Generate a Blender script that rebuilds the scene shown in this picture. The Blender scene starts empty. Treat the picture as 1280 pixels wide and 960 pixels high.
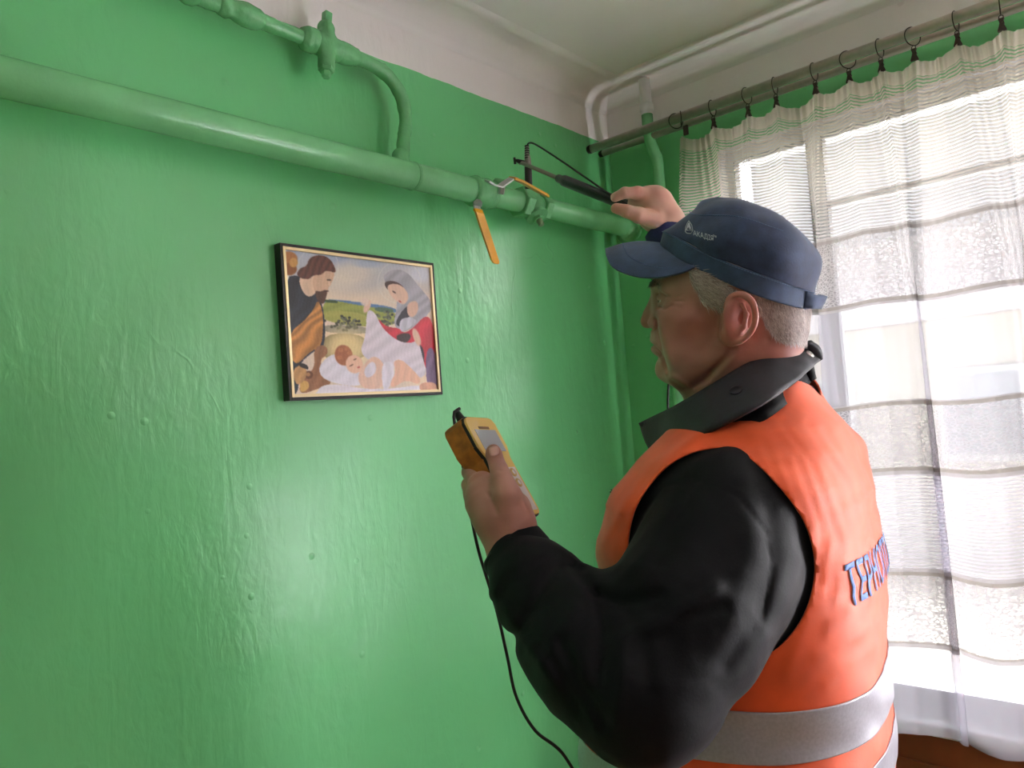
import bpy, bmesh, math, random
import numpy as np
from mathutils import Vector, Matrix
from mathutils.bvhtree import BVHTree
S = bpy.context.scene
COL = S.collection
rng = np.random.RandomState(7); random.seed(7)

# ---------------------------------------------------------------- camera
f = 940.; YAW = math.radians(42); PIT = math.radians(2.35); ROL = math.radians(4.3)
CAM = np.array([0, 0, 1.52])
Fv = np.array([math.cos(YAW)*math.cos(PIT), math.sin(YAW)*math.cos(PIT), math.sin(PIT)])
R0 = np.array([math.sin(YAW), -math.cos(YAW), 0.]); U0 = np.cross(R0, Fv)
Rv = R0*math.cos(ROL) - U0*math.sin(ROL); Uv = np.cross(Rv, Fv)
def P(x, y, d): return CAM + d*(Fv + (x-640)/f*Rv - (y-480)/f*Uv)     # a measured sight line taken to a real distance
def hit(x, y, ax, val):
    r = P(x, y, 1) - CAM; return CAM + (val-CAM[ax])/r[ax]*r
cd = bpy.data.cameras.new('camera'); co = bpy.data.objects.new('camera', cd); COL.objects.link(co)
cd.sensor_width = 36; cd.lens = 36*f/1280; cd.clip_start = .02
M = Matrix(((Rv[0], Uv[0], -Fv[0], CAM[0]), (Rv[1], Uv[1], -Fv[1], CAM[1]), (Rv[2], Uv[2], -Fv[2], CAM[2]), (0, 0, 0, 1)))
co.matrix_world = M; S.camera = co

# ---------------------------------------------------------------- sky, light, exposure
w = bpy.data.worlds.new('sky'); S.world = w; w.use_nodes = True
nt = w.node_tree; bg = nt.nodes['Background']
bg.inputs['Color'].default_value = (.95, .92, 1.0, 1); bg.inputs['Strength'].default_value = .56     # even overcast sky
XW, YP, ZCEIL = 1.985, 1.3, 2.49            # window wall, picture wall, ceiling
XB, YB = -2.3, -2.2                          # the far sides of the room behind the camera
WY0, WY1, WZ0, WZ1 = -1.3, .94, .74, 2.22    # window opening, widened out of view to let in more light
def portal(name, loc, rot, sx, sy, power=0):
    l = bpy.data.lights.new(name, 'AREA'); l.shape = 'RECTANGLE'; l.color = (1, .95, .97); l.size = sx; l.size_y = sy
    l.cycles.is_portal = not power
    if power: l.energy = power
    o = bpy.data.objects.new(name, l); COL.objects.link(o); o.location = loc; o.rotation_euler = rot
portal('daylight_portal', (XW+.19, (-.55+WY1)/2, (WZ0+WZ1)/2), (0, math.pi/2, 0), WZ1-WZ0, WY1+.55)
portal('window_fill_lamp', (XW+.17, (WY0-.55)/2, (WZ0+WZ1)/2), (0, math.pi/2, 0), WZ1-WZ0-.1, -.55-WY0-.1, 85)  # added fill lamp in the unseen end of the window
portal('upward_fill_lamp', (XW+.15, (WY0-.55)/2, WZ0+.25), (0, math.radians(90+42), 0), .4, -.55-WY0-.1, 66)  # added lamp tilted upwards to brighten the ceiling
sl = bpy.data.lights.new('sun_through_cloud', 'SUN'); sl.energy = 14; sl.angle = math.radians(50); sl.color = (1, .95, .97)
so = bpy.data.objects.new('sun_through_cloud', sl); COL.objects.link(so)
so.rotation_euler = Vector((-.56, .75, -.42)).to_track_quat('-Z', 'Y').to_euler()
S.view_settings.view_transform = 'Standard'; S.view_settings.look = 'None'
S.view_settings.gamma = 1; S.view_settings.use_curve_mapping = False
S.view_settings.exposure = 1.32
try:
    S.cycles.max_bounces = 10; S.cycles.diffuse_bounces = 6; S.cycles.transparent_max_bounces = 24
except Exception: pass

# ---------------------------------------------------------------- helpers: colour, materials
def lin(c):
    c = np.asarray(c, float)/255.; return np.where(c <= .04045, c/12.92, ((c+.055)/1.055)**2.4)
def rgba(*c): return tuple(lin(c)) + (1,)
def mat(name, col=(200, 200, 200), rough=.6, metal=0., noise=0, nscale=20, bump=0, bscale=60, bdist=.002, spec=.5, coat=0, sss=0, attr=None, col2=None, sheen=0):
    m = bpy.data.materials.new(name); m.use_nodes = True; n = m.node_tree; b = n.nodes['Principled BSDF']
    b.inputs['Base Color'].default_value = rgba(*col); b.inputs['Roughness'].default_value = rough
    b.inputs['Metallic'].default_value = metal; b.inputs['Specular IOR Level'].default_value = spec
    b.inputs['Coat Weight'].default_value = coat; b.inputs['Sheen Weight'].default_value = sheen
    if sss:
        b.inputs['Subsurface Weight'].default_value = sss; b.inputs['Subsurface Radius'].default_value = (1, .35, .2)
        b.inputs['Subsurface Scale'].default_value = .0025
    tc = n.nodes.new('ShaderNodeTexCoord')
    src = None
    if attr:
        a = n.nodes.new('ShaderNodeAttribute'); a.attribute_name = attr; src = a.outputs['Color']
    if noise:
        t = n.nodes.new('ShaderNodeTexNoise'); t.inputs['Scale'].default_value = nscale; t.inputs['Detail'].default_value = 6
        n.links.new(tc.outputs['Object'], t.inputs['Vector'])
        mx = n.nodes.new('ShaderNodeMix'); mx.data_type = 'RGBA'
        mr = n.nodes.new('ShaderNodeMapRange'); mr.inputs[1].default_value = .3; mr.inputs[2].default_value = .7
        n.links.new(t.outputs['Fac'], mr.inputs[0]); n.links.new(mr.outputs[0], mx.inputs['Factor'])
        if src: 
            h = n.nodes.new('ShaderNodeHueSaturation'); h.inputs['Value'].default_value = 1-noise
            n.links.new(src, h.inputs['Color']); n.links.new(src, mx.inputs['A']); n.links.new(h.outputs[0], mx.inputs['B'])
        else:
            mx.inputs['A'].default_value = rgba(*col)
            mx.inputs['B'].default_value = rgba(*(col2 or [c*(1-noise) for c in col]))
        src = mx.outputs['Result']
    if src: n.links.new(src, b.inputs['Base Color'])
    if bump:
        t = n.nodes.new('ShaderNodeTexNoise'); t.inputs['Scale'].default_value = bscale; t.inputs['Detail'].default_value = 5
        n.links.new(tc.outputs['Object'], t.inputs['Vector'])
        bp = n.nodes.new('ShaderNodeBump'); bp.inputs['Strength'].default_value = bump; bp.inputs['Distance'].default_value = bdist
        n.links.new(t.outputs['Fac'], bp.inputs['Height']); n.links.new(bp.outputs[0], b.inputs['Normal'])
    return m

# ---------------------------------------------------------------- helpers: objects
def link(name, me, m=None, parent=None, smooth=True):
    o = bpy.data.objects.new(name, me); COL.objects.link(o)
    if m: me.materials.append(m)
    if smooth and len(me.polygons): me.polygons.foreach_set('use_smooth', [True]*len(me.polygons))
    if parent:
        o.parent = parent; o.matrix_parent_inverse = parent.matrix_world.inverted()
    return o
def mesh_np(name, V, F):
    me = bpy.data.meshes.new(name)
    F = [tuple(int(i) for i in q) for q in F] if not isinstance(F, np.ndarray) else F
    if isinstance(F, np.ndarray):
        n = len(F); k = F.shape[1]
        me.vertices.add(len(V)); me.vertices.foreach_set('co', np.asarray(V, np.float32).ravel())
        me.loops.add(n*k); me.loops.foreach_set('vertex_index', F.astype(np.int32).ravel())
        me.polygons.add(n); me.polygons.foreach_set('loop_start', np.arange(0, n*k, k, dtype=np.int32))
        me.polygons.foreach_set('loop_total', np.full(n, k, np.int32)); me.update(calc_edges=True); me.validate()
    else:
        me.from_pydata([tuple(v) for v in V], [], F); me.update()
    return me
def tag(o, label=None, cat=None, group=None, kind=None):
    if label: o['label'] = label
    if cat: o['category'] = cat
    if group: o['group'] = group
    if kind: o['kind'] = kind
    return o
def thing(name, loc, label, cat, group=None):
    o = bpy.data.objects.new(name, None); COL.objects.link(o); o.location = tuple(loc); o.empty_display_size = .05
    bpy.context.view_layer.update()
    return tag(o, label, cat, group)
class MB:
    def __init__(s): s.V = []; s.F = []
    def add(s, V, F):
        b = len(s.V); s.V += [tuple(map(float, v)) for v in V]; s.F += [tuple(i+b for i in q) for q in F]; return s
    def box(s, lo, hi, ax=None, org=(0, 0, 0)):
        c = [(x, y, z) for x in (lo[0], hi[0]) for y in (lo[1], hi[1]) for z in (lo[2], hi[2])]
        if ax is not None: c = [np.array(org)+p[0]*ax[0]+p[1]*ax[1]+p[2]*ax[2] for p in c]
        return s.add(c, [(0, 1, 3, 2), (4, 6, 7, 5), (0, 4, 5, 1), (2, 3, 7, 6), (0, 2, 6, 4), (1, 5, 7, 3)])
    def tube(s, pts, r, n=12, caps=True, closed=False):
        pts = [np.array(p, float) for p in pts]; m = len(pts)
        rr = r if hasattr(r, '__len__') else [r]*m
        V = []; prev = None
        for i, p in enumerate(pts):
            if closed: t = pts[(i+1) % m]-pts[i-1]
            else: t = pts[min(i+1, m-1)]-pts[max(i-1, 0)]
            t = t/(np.linalg.norm(t)+1e-12)
            if prev is None:
                a = np.array([0, 0, 1.]) if abs(t[2]) < .9 else np.array([1., 0, 0])
                nrm = np.cross(t, a)
            else: nrm = prev-t*(prev@t)
            nrm /= np.linalg.norm(nrm)+1e-12; prev = nrm; b = np.cross(t, nrm)
            for k in range(n):
                a = 2*math.pi*k/n; V.append(p+rr[i]*(math.cos(a)*nrm+math.sin(a)*b))
        F = []
        for i in range(m if closed else m-1):
            j = (i+1) % m
            for k in range(n): F.append((i*n+k, i*n+(k+1) % n, j*n+(k+1) % n, j*n+k))
        if caps and not closed:
            F.append(tuple(range(n))[::-1]); F.append(tuple((m-1)*n+k for k in range(n)))
        return s.add(V, F)
    def lathe(s, org, axis, prof, n=24, squash=None):
        """prof: list of (t along axis, radius)"""
        axis = np.array(axis, float); axis /= np.linalg.norm(axis)
        pts = [np.array(org)+axis*t for t, r in prof]
        a = np.array([0, 0, 1.]) if abs(axis[2]) < .9 else np.array([1., 0, 0])
        u = np.cross(axis, a); u /= np.linalg.norm(u); v = np.cross(axis, u); V = []
        for (t, r), p in zip(prof, pts):
            for k in range(n):
                an = 2*math.pi*k/n; V.append(p+r*(math.cos(an)*u+math.sin(an)*v))
        F = [(i*n+k, i*n+(k+1) % n, (i+1)*n+(k+1) % n, (i+1)*n+k) for i in range(len(prof)-1) for k in range(n)]
        F.append(tuple(range(n))[::-1]); F.append(tuple((len(prof)-1)*n+k for k in range(n)))
        return s.add(V, F)
    def build(s, name, m=None, parent=None, smooth=True, fix=True, bevel=0):
        me = mesh_np(name, s.V, s.F)
        if fix:
            bm = bmesh.new(); bm.from_mesh(me)
            bmesh.ops.recalc_face_normals(bm, faces=bm.faces)
            if bevel: bmesh.ops.bevel(bm, geom=list(bm.edges), offset=bevel, segments=2, affect='EDGES', profile=.6)
            bm.to_mesh(me); bm.free()
        o = link(name, me, m, parent, smooth)
        return o
def spline(pts, n):
    pts = np.array(pts, float); m = len(pts); out = []
    d = np.r_[0, np.cumsum(np.linalg.norm(np.diff(pts, axis=0), axis=1)+1e-9)]
    for t in np.linspace(0, d[-1], n):
        i = min(max(np.searchsorted(d, t)-1, 0), m-2); u = (t-d[i])/(d[i+1]-d[i])
        p0, p1, p2, p3 = pts[max(i-1, 0)], pts[i], pts[i+1], pts[min(i+2, m-1)]
        out.append(.5*((2*p1)+(-p0+p2)*u+(2*p0-5*p1+4*p2-p3)*u*u+(-p0+3*p1-3*p2+p3)*u**3))
    return np.array(out)
def vcol(me, C, name='col'):
    a = me.color_attributes.new(name, 'FLOAT_COLOR', 'POINT'); C = np.c_[C, np.ones(len(C))].astype(np.float32)
    a.data.foreach_set('color', C.ravel())
def lumpy(o, amp, sc, seed=0, sub=0):
    me = o.data
    if sub:
        bm = bmesh.new(); bm.from_mesh(me); bmesh.ops.subdivide_edges(bm, edges=bm.edges, cuts=sub, use_grid_fill=True, smooth=.6); bm.to_mesh(me); bm.free()
    n = len(me.vertices); V = np.empty(n*3, np.float32); me.vertices.foreach_get('co', V); V = V.reshape(-1, 3)
    N = np.array([v.normal[:] for v in me.vertices]); k = wob(V, sc, seed); k2 = wob(V, sc*2.3, seed+5)
    V = V+N*(amp*(np.maximum(k, -.6)+.45*np.maximum(k2, 0)**2))[:, None]; me.vertices.foreach_set('co', V.astype(np.float32).ravel()); me.update()
    return o
def shade_auto(o, ang=35):
    me = o.data; bm = bmesh.new(); bm.from_mesh(me)
    for e in bm.edges:
        if len(e.link_faces) == 2 and e.calc_face_angle(0) > math.radians(ang): e.smooth = False
    bm.to_mesh(me); bm.free()
    return o

# ---------------------------------------------------------------- helpers: implicit surfaces
def smin(a, b, k):
    h = np.clip(.5+.5*(b-a)/k, 0, 1); return b*(1-h)+a*h-k*h*(1-h)
def smax(a, b, k): return -smin(-a, -b, k)
def cap(p, a, b, ra, rb=None):
    rb = ra if rb is None else rb; a = np.asarray(a, np.float32); b = np.asarray(b, np.float32)
    ab = b-a; t = np.clip(((p-a)@ab)/(ab@ab+1e-12), 0, 1)
    return np.linalg.norm(p-a-t[:, None]*ab, axis=1)-(ra+(rb-ra)*t)
def ell(p, c, r, ax=None):
    q = p-np.asarray(c, np.float32)
    if ax is not None: q = q@np.asarray(ax, np.float32).T
    r = np.asarray(r, np.float32)
    k0 = np.linalg.norm(q/r, axis=1); k1 = np.linalg.norm(q/(r*r), axis=1)
    return k0*(k0-1)/(k1+1e-9)
def seg(p, a, b):
    a = np.asarray(a, np.float32); b = np.asarray(b, np.float32); ab = b-a
    t = np.clip(((p-a)@ab)/(ab@ab+1e-12), 0, 1); return np.linalg.norm(p-a-t[:, None]*ab, axis=1)
def groove(p, pts, w_, depth):
    d = seg(p, pts[0], pts[1])
    for i in range(1, len(pts)-1): d = np.minimum(d, seg(p, pts[i], pts[i+1]))
    return depth*np.exp(-(d/w_)**2)
def chain(p, pts, rs, k=.006):
    d = None
    for i in range(len(pts)-1):
        c = cap(p, pts[i], pts[i+1], rs[i], rs[i+1]); d = c if d is None else smin(d, c, k)
    return d
def wob(p, sc, seed, dirv=None, n=7):
    r = np.random.RandomState(seed); out = np.zeros(len(p), np.float32)
    for i in range(n):
        v = r.randn(3)
        if dirv is not None: v = v*.25+np.array(dirv)*r.choice([-1, 1])*1.3
        v = v/np.linalg.norm(v)*sc*r.uniform(.6, 1.6)
        ph = (p@v.astype(np.float32))+r.uniform(0, 6.28)+.8*np.sin((p@(r.randn(3)*sc*.5).astype(np.float32)))
        out += np.sin(ph)
    return out/n**.5
def mesh_sdf(fn, lo, hi, h, relax=1):
    B = 8; lo = np.array(lo, float); hi = np.array(hi, float)
    nb = np.ceil((hi-lo)/(h*B)).astype(int); N = nb*B+1
    ci = np.stack(np.meshgrid(*[np.arange(k) for k in nb], indexing='ij'), -1).reshape(-1, 3)
    cc = (lo+(ci+.5)*B*h).astype(np.float32); dc = np.concatenate([fn(cc[i:i+200000]) for i in range(0, len(cc), 200000)])
    act = np.abs(dc) < B*h*.866*1.35+.004
    sg = np.where(dc < 0, -1, 1).astype(np.float32).reshape(nb)
    D = np.ones(N, np.float32); big = np.repeat(np.repeat(np.repeat(sg, B, 0), B, 1), B, 2)
    D[:-1, :-1, :-1] = big
    loc = np.stack(np.meshgrid(*[np.arange(B+1)]*3, indexing='ij'), -1).reshape(-1, 3)
    ai = ci[act]
    for s0 in range(0, len(ai), 400):
        a = ai[s0:s0+400]; idx = (a[:, None, :]*B+loc[None]).reshape(-1, 3)
        v = fn((lo+idx*h).astype(np.float32)); D[idx[:, 0], idx[:, 1], idx[:, 2]] = v
    ins = D < 0
    acc = np.zeros(np.array(N)-1, np.int8)
    for dx in (0, 1):
        for dy in (0, 1):
            for dz in (0, 1): acc += ins[dx:N[0]-1+dx, dy:N[1]-1+dy, dz:N[2]-1+dz]
    mix = (acc > 0) & (acc < 8); cells = np.argwhere(mix); vid = -np.ones(mix.shape, np.int32); vid[mix] = np.arange(len(cells))
    cor = np.array([(x, y, z) for x in (0, 1) for y in (0, 1) for z in (0, 1)])
    val = np.stack([D[cells[:, 0]+c[0], cells[:, 1]+c[1], cells[:, 2]+c[2]] for c in cor], 1)
    sm = np.zeros((len(cells), 3)); ct = np.zeros(len(cells))
    for i in range(8):
        for j in range(i+1, 8):
            if np.abs(cor[i]-cor[j]).sum() != 1: continue
            a, b = val[:, i], val[:, j]; c = (a < 0) != (b < 0)
            t = np.where(c, a/(a-b+1e-20), 0); sm += np.where(c[:, None], cor[i]+t[:, None]*(cor[j]-cor[i]), 0); ct += c
    V = lo+(cells+sm/ct[:, None])*h
    Q = []
    for ax in range(3):
        sl0 = [slice(None)]*3; sl1 = [slice(None)]*3; sl0[ax] = slice(0, -1); sl1[ax] = slice(1, None)
        A = ins[tuple(sl0)]; Bq = ins[tuple(sl1)]; e = np.argwhere(A != Bq); u, v = [(1, 2), (2, 0), (0, 1)][ax]
        e = e[(e[:, u] > 0) & (e[:, v] > 0) & (e[:, u] < N[u]-1) & (e[:, v] < N[v]-1)]
        def g(du, dv):
            c = e.copy(); c[:, u] += du; c[:, v] += dv; return vid[c[:, 0], c[:, 1], c[:, 2]]
        q = np.stack([g(-1, -1), g(0, -1), g(0, 0), g(-1, 0)], 1)
        flip = ~A[e[:, 0], e[:, 1], e[:, 2]]; q[flip] = q[flip][:, ::-1]; Q.append(q[(q >= 0).all(1)])
    Q = np.concatenate(Q)
    for _ in range(relax):
        e = h*.5; p = V.astype(np.float32); d0 = fn(p)
        g = np.stack([fn(p+np.float32(e)*np.eye(3, dtype=np.float32)[i])-d0 for i in range(3)], 1)/e
        gl = (g*g).sum(1)+1e-6; V = V-np.clip(d0/gl, -h, h)[:, None]*g*.9
    return V, Q
def clip_mesh(V, Q, g):
    """keep the part of the mesh where g >= 0, cut cleanly"""
    V = list(map(tuple, V)); keep = g >= 0; F = []; cache = {}
    kq = keep[Q].sum(1); full = Q[kq == Q.shape[1]]; part = Q[(kq > 0) & (kq < Q.shape[1])]
    F = [tuple(q) for q in full.tolist()]
    for q in part.tolist():
        o = []
        for i in range(len(q)):
            a, b = q[i], q[(i+1) % len(q)]
            if keep[a]: o.append(a)
            if keep[a] != keep[b]:
                k = (min(a, b), max(a, b))
                if k not in cache:
                    t = g[a]/(g[a]-g[b]); t = min(max(t, .02), .98)
                    cache[k] = len(V); V.append(tuple(np.array(V[a])*(1-t)+np.array(V[b])*t))
                o.append(cache[k])
        if len(o) >= 3: F.append(tuple(o))
    used = sorted({i for q in F for i in q}); mp = {i: n for n, i in enumerate(used)}
    return np.array([V[i] for i in used]), [tuple(mp[i] for i in q) for q in F]
def solid(o, t, off=0):
    m = o.modifiers.new('thickness', 'SOLIDIFY'); m.thickness = t; m.offset = off; return o
def bvh_of(V, F): return BVHTree.FromPolygons([Vector(v) for v in V], [tuple(int(i) for i in q) for q in F])

# ================================================================ THE ROOM
def wall_paint(name, zsplit):
    """glossy green oil paint below zsplit, whitewash above, with brush relief, runs and blisters"""
    m = bpy.data.materials.new(name); m.use_nodes = True; n = m.node_tree; b = n.nodes['Principled BSDF']; L = n.links.new
    tc = n.nodes.new('ShaderNodeTexCoord'); sp = n.nodes.new('ShaderNodeSeparateXYZ'); L(tc.outputs['Object'], sp.inputs[0])
    def noise(sc, det=4, scale3=None, dist=0):
        t = n.nodes.new('ShaderNodeTexNoise'); t.inputs['Scale'].default_value = sc; t.inputs['Detail'].default_value = det
        t.inputs['Distortion'].default_value = dist
        if scale3:
            mp = n.nodes.new('ShaderNodeMapping'); mp.inputs['Scale'].default_value = scale3[0]; mp.inputs['Rotation'].default_value = scale3[1]
            L(tc.outputs['Object'], mp.inputs[0]); L(mp.outputs[0], t.inputs['Vector'])
        else: L(tc.outputs['Object'], t.inputs['Vector'])
        return t.outputs['Fac']
    def math_(op, a, c=None, d=None):
        k = n.nodes.new('ShaderNodeMath'); k.operation = op
        for i, v in enumerate((a, c, d)):
            if v is None: continue
            if isinstance(v, (int, float)): k.inputs[i].default_value = v
            else: L(v, k.inputs[i])
        return k.outputs[0]
    edge = math_('ADD', sp.outputs['Z'], math_('MULTIPLY', math_('SUBTRACT', noise(9), .5), .012))
    isw = math_('GREATER_THAN', edge, zsplit)
    c1 = n.nodes.new('ShaderNodeMix'); c1.data_type = 'RGBA'; c1.inputs['A'].default_value = rgba(106, 200, 128); c1.inputs['B'].default_value = rgba(116, 208, 138)
    L(noise(1.3, 5), c1.inputs['Factor'])
    c2 = n.nodes.new('ShaderNodeMix'); c2.data_type = 'RGBA'; L(isw, c2.inputs['Factor']); L(c1.outputs['Result'], c2.inputs['A'])
    c2.inputs['B'].default_value = rgba(240, 236, 234); L(c2.outputs['Result'], b.inputs['Base Color'])
    r = math_('ADD', math_('MULTIPLY', isw, .45), math_('ADD', .285, math_('MULTIPLY', noise(6), .10))); L(r, b.inputs['Roughness'])
    # relief
    fine = math_('MULTIPLY', noise(55, 6, ((1, 1, .45), (0, .4, 0)), .6), .35)
    brush = math_('MULTIPLY', noise(26, 4, ((1.0, 1, .22), (0, .9, 0)), 1.2), .45)
    big = math_('MULTIPLY', noise(5, 4), 2.2)
    v = n.nodes.new('ShaderNodeTexVoronoi'); v.inputs['Scale'].default_value = 17; L(tc.outputs['Object'], v.inputs['Vector'])
    sel = n.nodes.new('ShaderNodeSeparateColor'); L(v.outputs['Color'], sel.inputs[0])
    blist = math_('MULTIPLY', math_('MULTIPLY', math_('SUBTRACT', .13, v.outputs['Distance']), math_('GREATER_THAN', v.outputs['Distance'], -1)), math_('GREATER_THAN', sel.outputs[0], .72))
    blist = math_('MULTIPLY', math_('MAXIMUM', blist, 0), 7)
    # scraped patches with ridge outlines
    w_ = n.nodes.new('ShaderNodeTexNoise'); w_.inputs['Scale'].default_value = 3.2; w_.inputs['Detail'].default_value = 3; L(tc.outputs['Object'], w_.inputs['Vector'])
    rmask = n.nodes.new('ShaderNodeMapRange'); rmask.inputs[1].default_value = .54; rmask.inputs[2].default_value = .66; L(noise(4.3, 2), rmask.inputs[0])
    ridge = math_('MULTIPLY', rmask.outputs[0], math_('MULTIPLY', math_('MAXIMUM', math_('SUBTRACT', .007, math_('ABSOLUTE', math_('SUBTRACT', w_.outputs['Fac'], .60))), 0), 34))
    h = math_('ADD', math_('ADD', math_('ADD', fine, brush), big), math_('ADD', blist, ridge))
    bp = n.nodes.new('ShaderNodeBump'); bp.inputs['Strength'].default_value = .75; bp.inputs['Distance'].default_value = .004
    L(h, bp.inputs['Height']); L(bp.outputs[0], b.inputs['Normal'])
    b.inputs['Specular IOR Level'].default_value = .7
    return m
M_wall = wall_paint('green_oil_paint', 2.348)
M_dimwall = mat('dark_unseen_wall_paint', (98, 84, 78), .7, noise=.05, nscale=4)  # unseen walls, darkened to hold back bounce light on the man
M_white = mat('whitewash', (240, 237, 234), .8, bump=.3, bscale=25, bdist=.003, noise=.03, nscale=4)
M_floor = mat('floor_boards', (176, 140, 104), .4, noise=.2, nscale=6)
M_plastic = mat('white_window_plastic', (232, 234, 240), .35)
def quad_wall(name, boxes, m):
    b = MB()
    for lo, hi in boxes: b.box(lo, hi)
    return tag(b.build(name, m, smooth=False), kind='structure')
T = .2
quad_wall('wall_left', [((XB-T, YP, 0), (XW+T, YP+T, ZCEIL))], M_wall)
quad_wall('wall_right', [((XW, WY1, 0), (XW+T, YP, ZCEIL)), ((XW, YB, 0), (XW+T, WY0, ZCEIL)),
                         ((XW, WY0, 0), (XW+T, WY1, WZ0)), ((XW, WY0, WZ1), (XW+T, WY1, ZCEIL))], M_wall)
quad_wall('wall_back', [((XB-T, YB, 0), (XB, YP, ZCEIL))], M_dimwall)
quad_wall('wall_front', [((XB, YB-T, 0), (XW+T, YB, ZCEIL))], M_dimwall)
quad_wall('floor', [((XB-T, YB-T, -.1), (XW+T, YP+T, 0))], M_floor)
quad_wall('ceiling', [((XB-T, YB-T, ZCEIL), (XW+T, YP+T, ZCEIL+.15))], M_white)
# plaster cove where wall meets ceiling: stepped rounded profile
def cove(name, a, b, inward, ma, mb_):
    a = np.array(a, float); b = np.array(b, float); inward = np.array(inward, float)
    prof = [(0, -.05), (.004, -.04), (.012, -.025), (.025, -.012), (.04, -.005), (.06, -.002), (.092, -.002), (.10, -.0055), (.11, -.007), (.12, -.0055), (.128, 0), (0, 0)]
    V = []; F = []; n = len(prof)
    d = (b-a)/np.linalg.norm(b-a)
    for e, sg in ((a, ma), (b, -mb_)):
        for o_, z in prof: V.append(e+inward*o_+d*sg*o_+np.array([0, 0, z]))
    for i in range(n): F.append((i, (i+1) % n, n+(i+1) % n, n+i))
    F.append(tuple(range(n))); F.append(tuple(range(n, 2*n))[::-1])
    mb = MB().add(V, F); o = mb.build(name, M_white); shade_auto(o, 50); return tag(o, kind='structure')
cove('trim_1', (XB, YP, ZCEIL), (XW, YP, ZCEIL), (0, -1, 0), 0, 1)
cove('trim_2', (XW, YP, ZCEIL), (XW, YB, ZCEIL), (-1, 0, 0), 1, 0)
b = MB().box((XB, YP-.015, 0), (XW, YP, .09)); tag(b.build('baseboard_left', mat('brown_skirting', (96, 60, 40), .5), smooth=False), kind='structure')
b = MB().box((XW-.015, YB, 0), (XW, YP-.015, .09)); tag(b.build('baseboard_right', bpy.data.materials['brown_skirting'], smooth=False), kind='structure')

# windows
def glass_mat():
    m = bpy.data.materials.new('window_glass'); m.use_nodes = True; n = m.node_tree; n.nodes.clear()
    o = n.nodes.new('ShaderNodeOutputMaterial'); t = n.nodes.new('ShaderNodeBsdfTransparent'); g = n.nodes.new('ShaderNodeBsdfGlossy'); g.inputs['Roughness'].default_value = .02
    fr = n.nodes.new('ShaderNodeFresnel'); mx = n.nodes.new('ShaderNodeMixShader'); t.inputs[0].default_value = (.95, .97, .96, 1)
    n.links.new(fr.outputs[0], mx.inputs[0]); n.links.new(t.outputs[0], mx.inputs[1]); n.links.new(g.outputs[0], mx.inputs[2]); n.links.new(mx.outputs[0], o.inputs[0]); return m
M_glass = glass_mat()
M_dark = mat('dark_gasket', (130, 132, 138), .5)
def frame_rect(b, y0, y1, z0, z1, x0, x1, t):
    b.box((x0, y0, z0), (x1, y0+t, z1)); b.box((x0, y1-t, z0), (x1, y1, z1))
    b.box((x0, y0+t, z0), (x1, y1-t, z0+t)); b.box((x0, y0+t, z1-t), (x1, y1-t, z1)); return b
wx = XW+.035
win = bpy.data.objects.new('window_1', None); COL.objects.link(win); win.location = (wx, (WY0+WY1)/2, WZ0); tag(win, kind='structure'); bpy.context.view_layer.update()
frame_rect(MB(), WY0, WY1, WZ0, WZ1, wx, wx+.06, .02).build('window_frame', M_plastic, win, smooth=False, bevel=.003)
for yy in (.677, -.12): MB().box((wx-.003, yy, WZ0+.02), (wx+.063, yy+.014, WZ1-.02)).build('mullion', M_plastic, win, smooth=False, bevel=.003)
MB().box((wx+.01, -.098, 2.003), (wx+.05, .677, 2.016)).build('transom', M_plastic, win, smooth=False)
for y0, y1 in ((WY0+.02, -.12), (-.106, .677), (.691, WY1-.02)):
    s = frame_rect(MB(), y0, y1, WZ0+.02, WZ1-.02, wx-.008, wx+.03, .013).build('sash', M_plastic, win, smooth=False, bevel=.003)
    frame_rect(MB(), y0+.012, y1-.012, WZ0+.032, WZ1-.032, wx-.009, wx+.02, .003).build('gasket', M_dark, s, smooth=False)
    MB().box((wx+.02, y0+.01, WZ0+.03), (wx+.026, y1-.01, WZ1-.03)).build('pane', M_glass, s, smooth=False)
hh = MB().box((wx-.03, .672, 1.38), (wx-.012, .70, 1.46)).box((wx-.045, .676, 1.36), (wx-.03, .696, 1.50)).build('window_handle', M_plastic, win, smooth=False, bevel=.003)
MB().box((XW-.075, WY0-.03, WZ0-.028), (wx+.005, WY1+.02, WZ0-.001)).build('window_sill', M_plastic, win, smooth=False, bevel=.006)
b = MB().box((XW-.001, WY1-.006, WZ0), (XW+T+.001, WY1+.0005, WZ1)).box((XW-.001, WY0-.0005, WZ0), (XW+T+.001, WY0+.006, WZ1)).box((XW-.001, WY0+.006, WZ0-.0005), (XW+T+.001, WY1-.006, WZ0+.004)).box((XW-.001, WY0+.006, WZ1-.006), (XW+T+.001, WY1-.006, WZ1+.0005))
tag(b.build('trim_3', M_plastic, smooth=False), kind='structure')
# brown wooden panelling below the sill
M_brown = mat('brown_wood', (158, 84, 48), .5, noise=.25, nscale=8, bump=.2, bscale=30)
pan = thing('wooden_panel', (XW-.03, .1, 0), 'brown wooden panel below the white windowsill', 'panel')
MB().box((XW-.05, WY0-.1, .1), (XW-.0005, WY1-.02, WZ0-.03)).build('board', M_brown, pan, smooth=False, bevel=.003)
MB().box((XW-.062, WY0-.1, .60), (XW-.05, WY1-.02, .64)).build('batten', M_brown, pan, smooth=False, bevel=.003)

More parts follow.
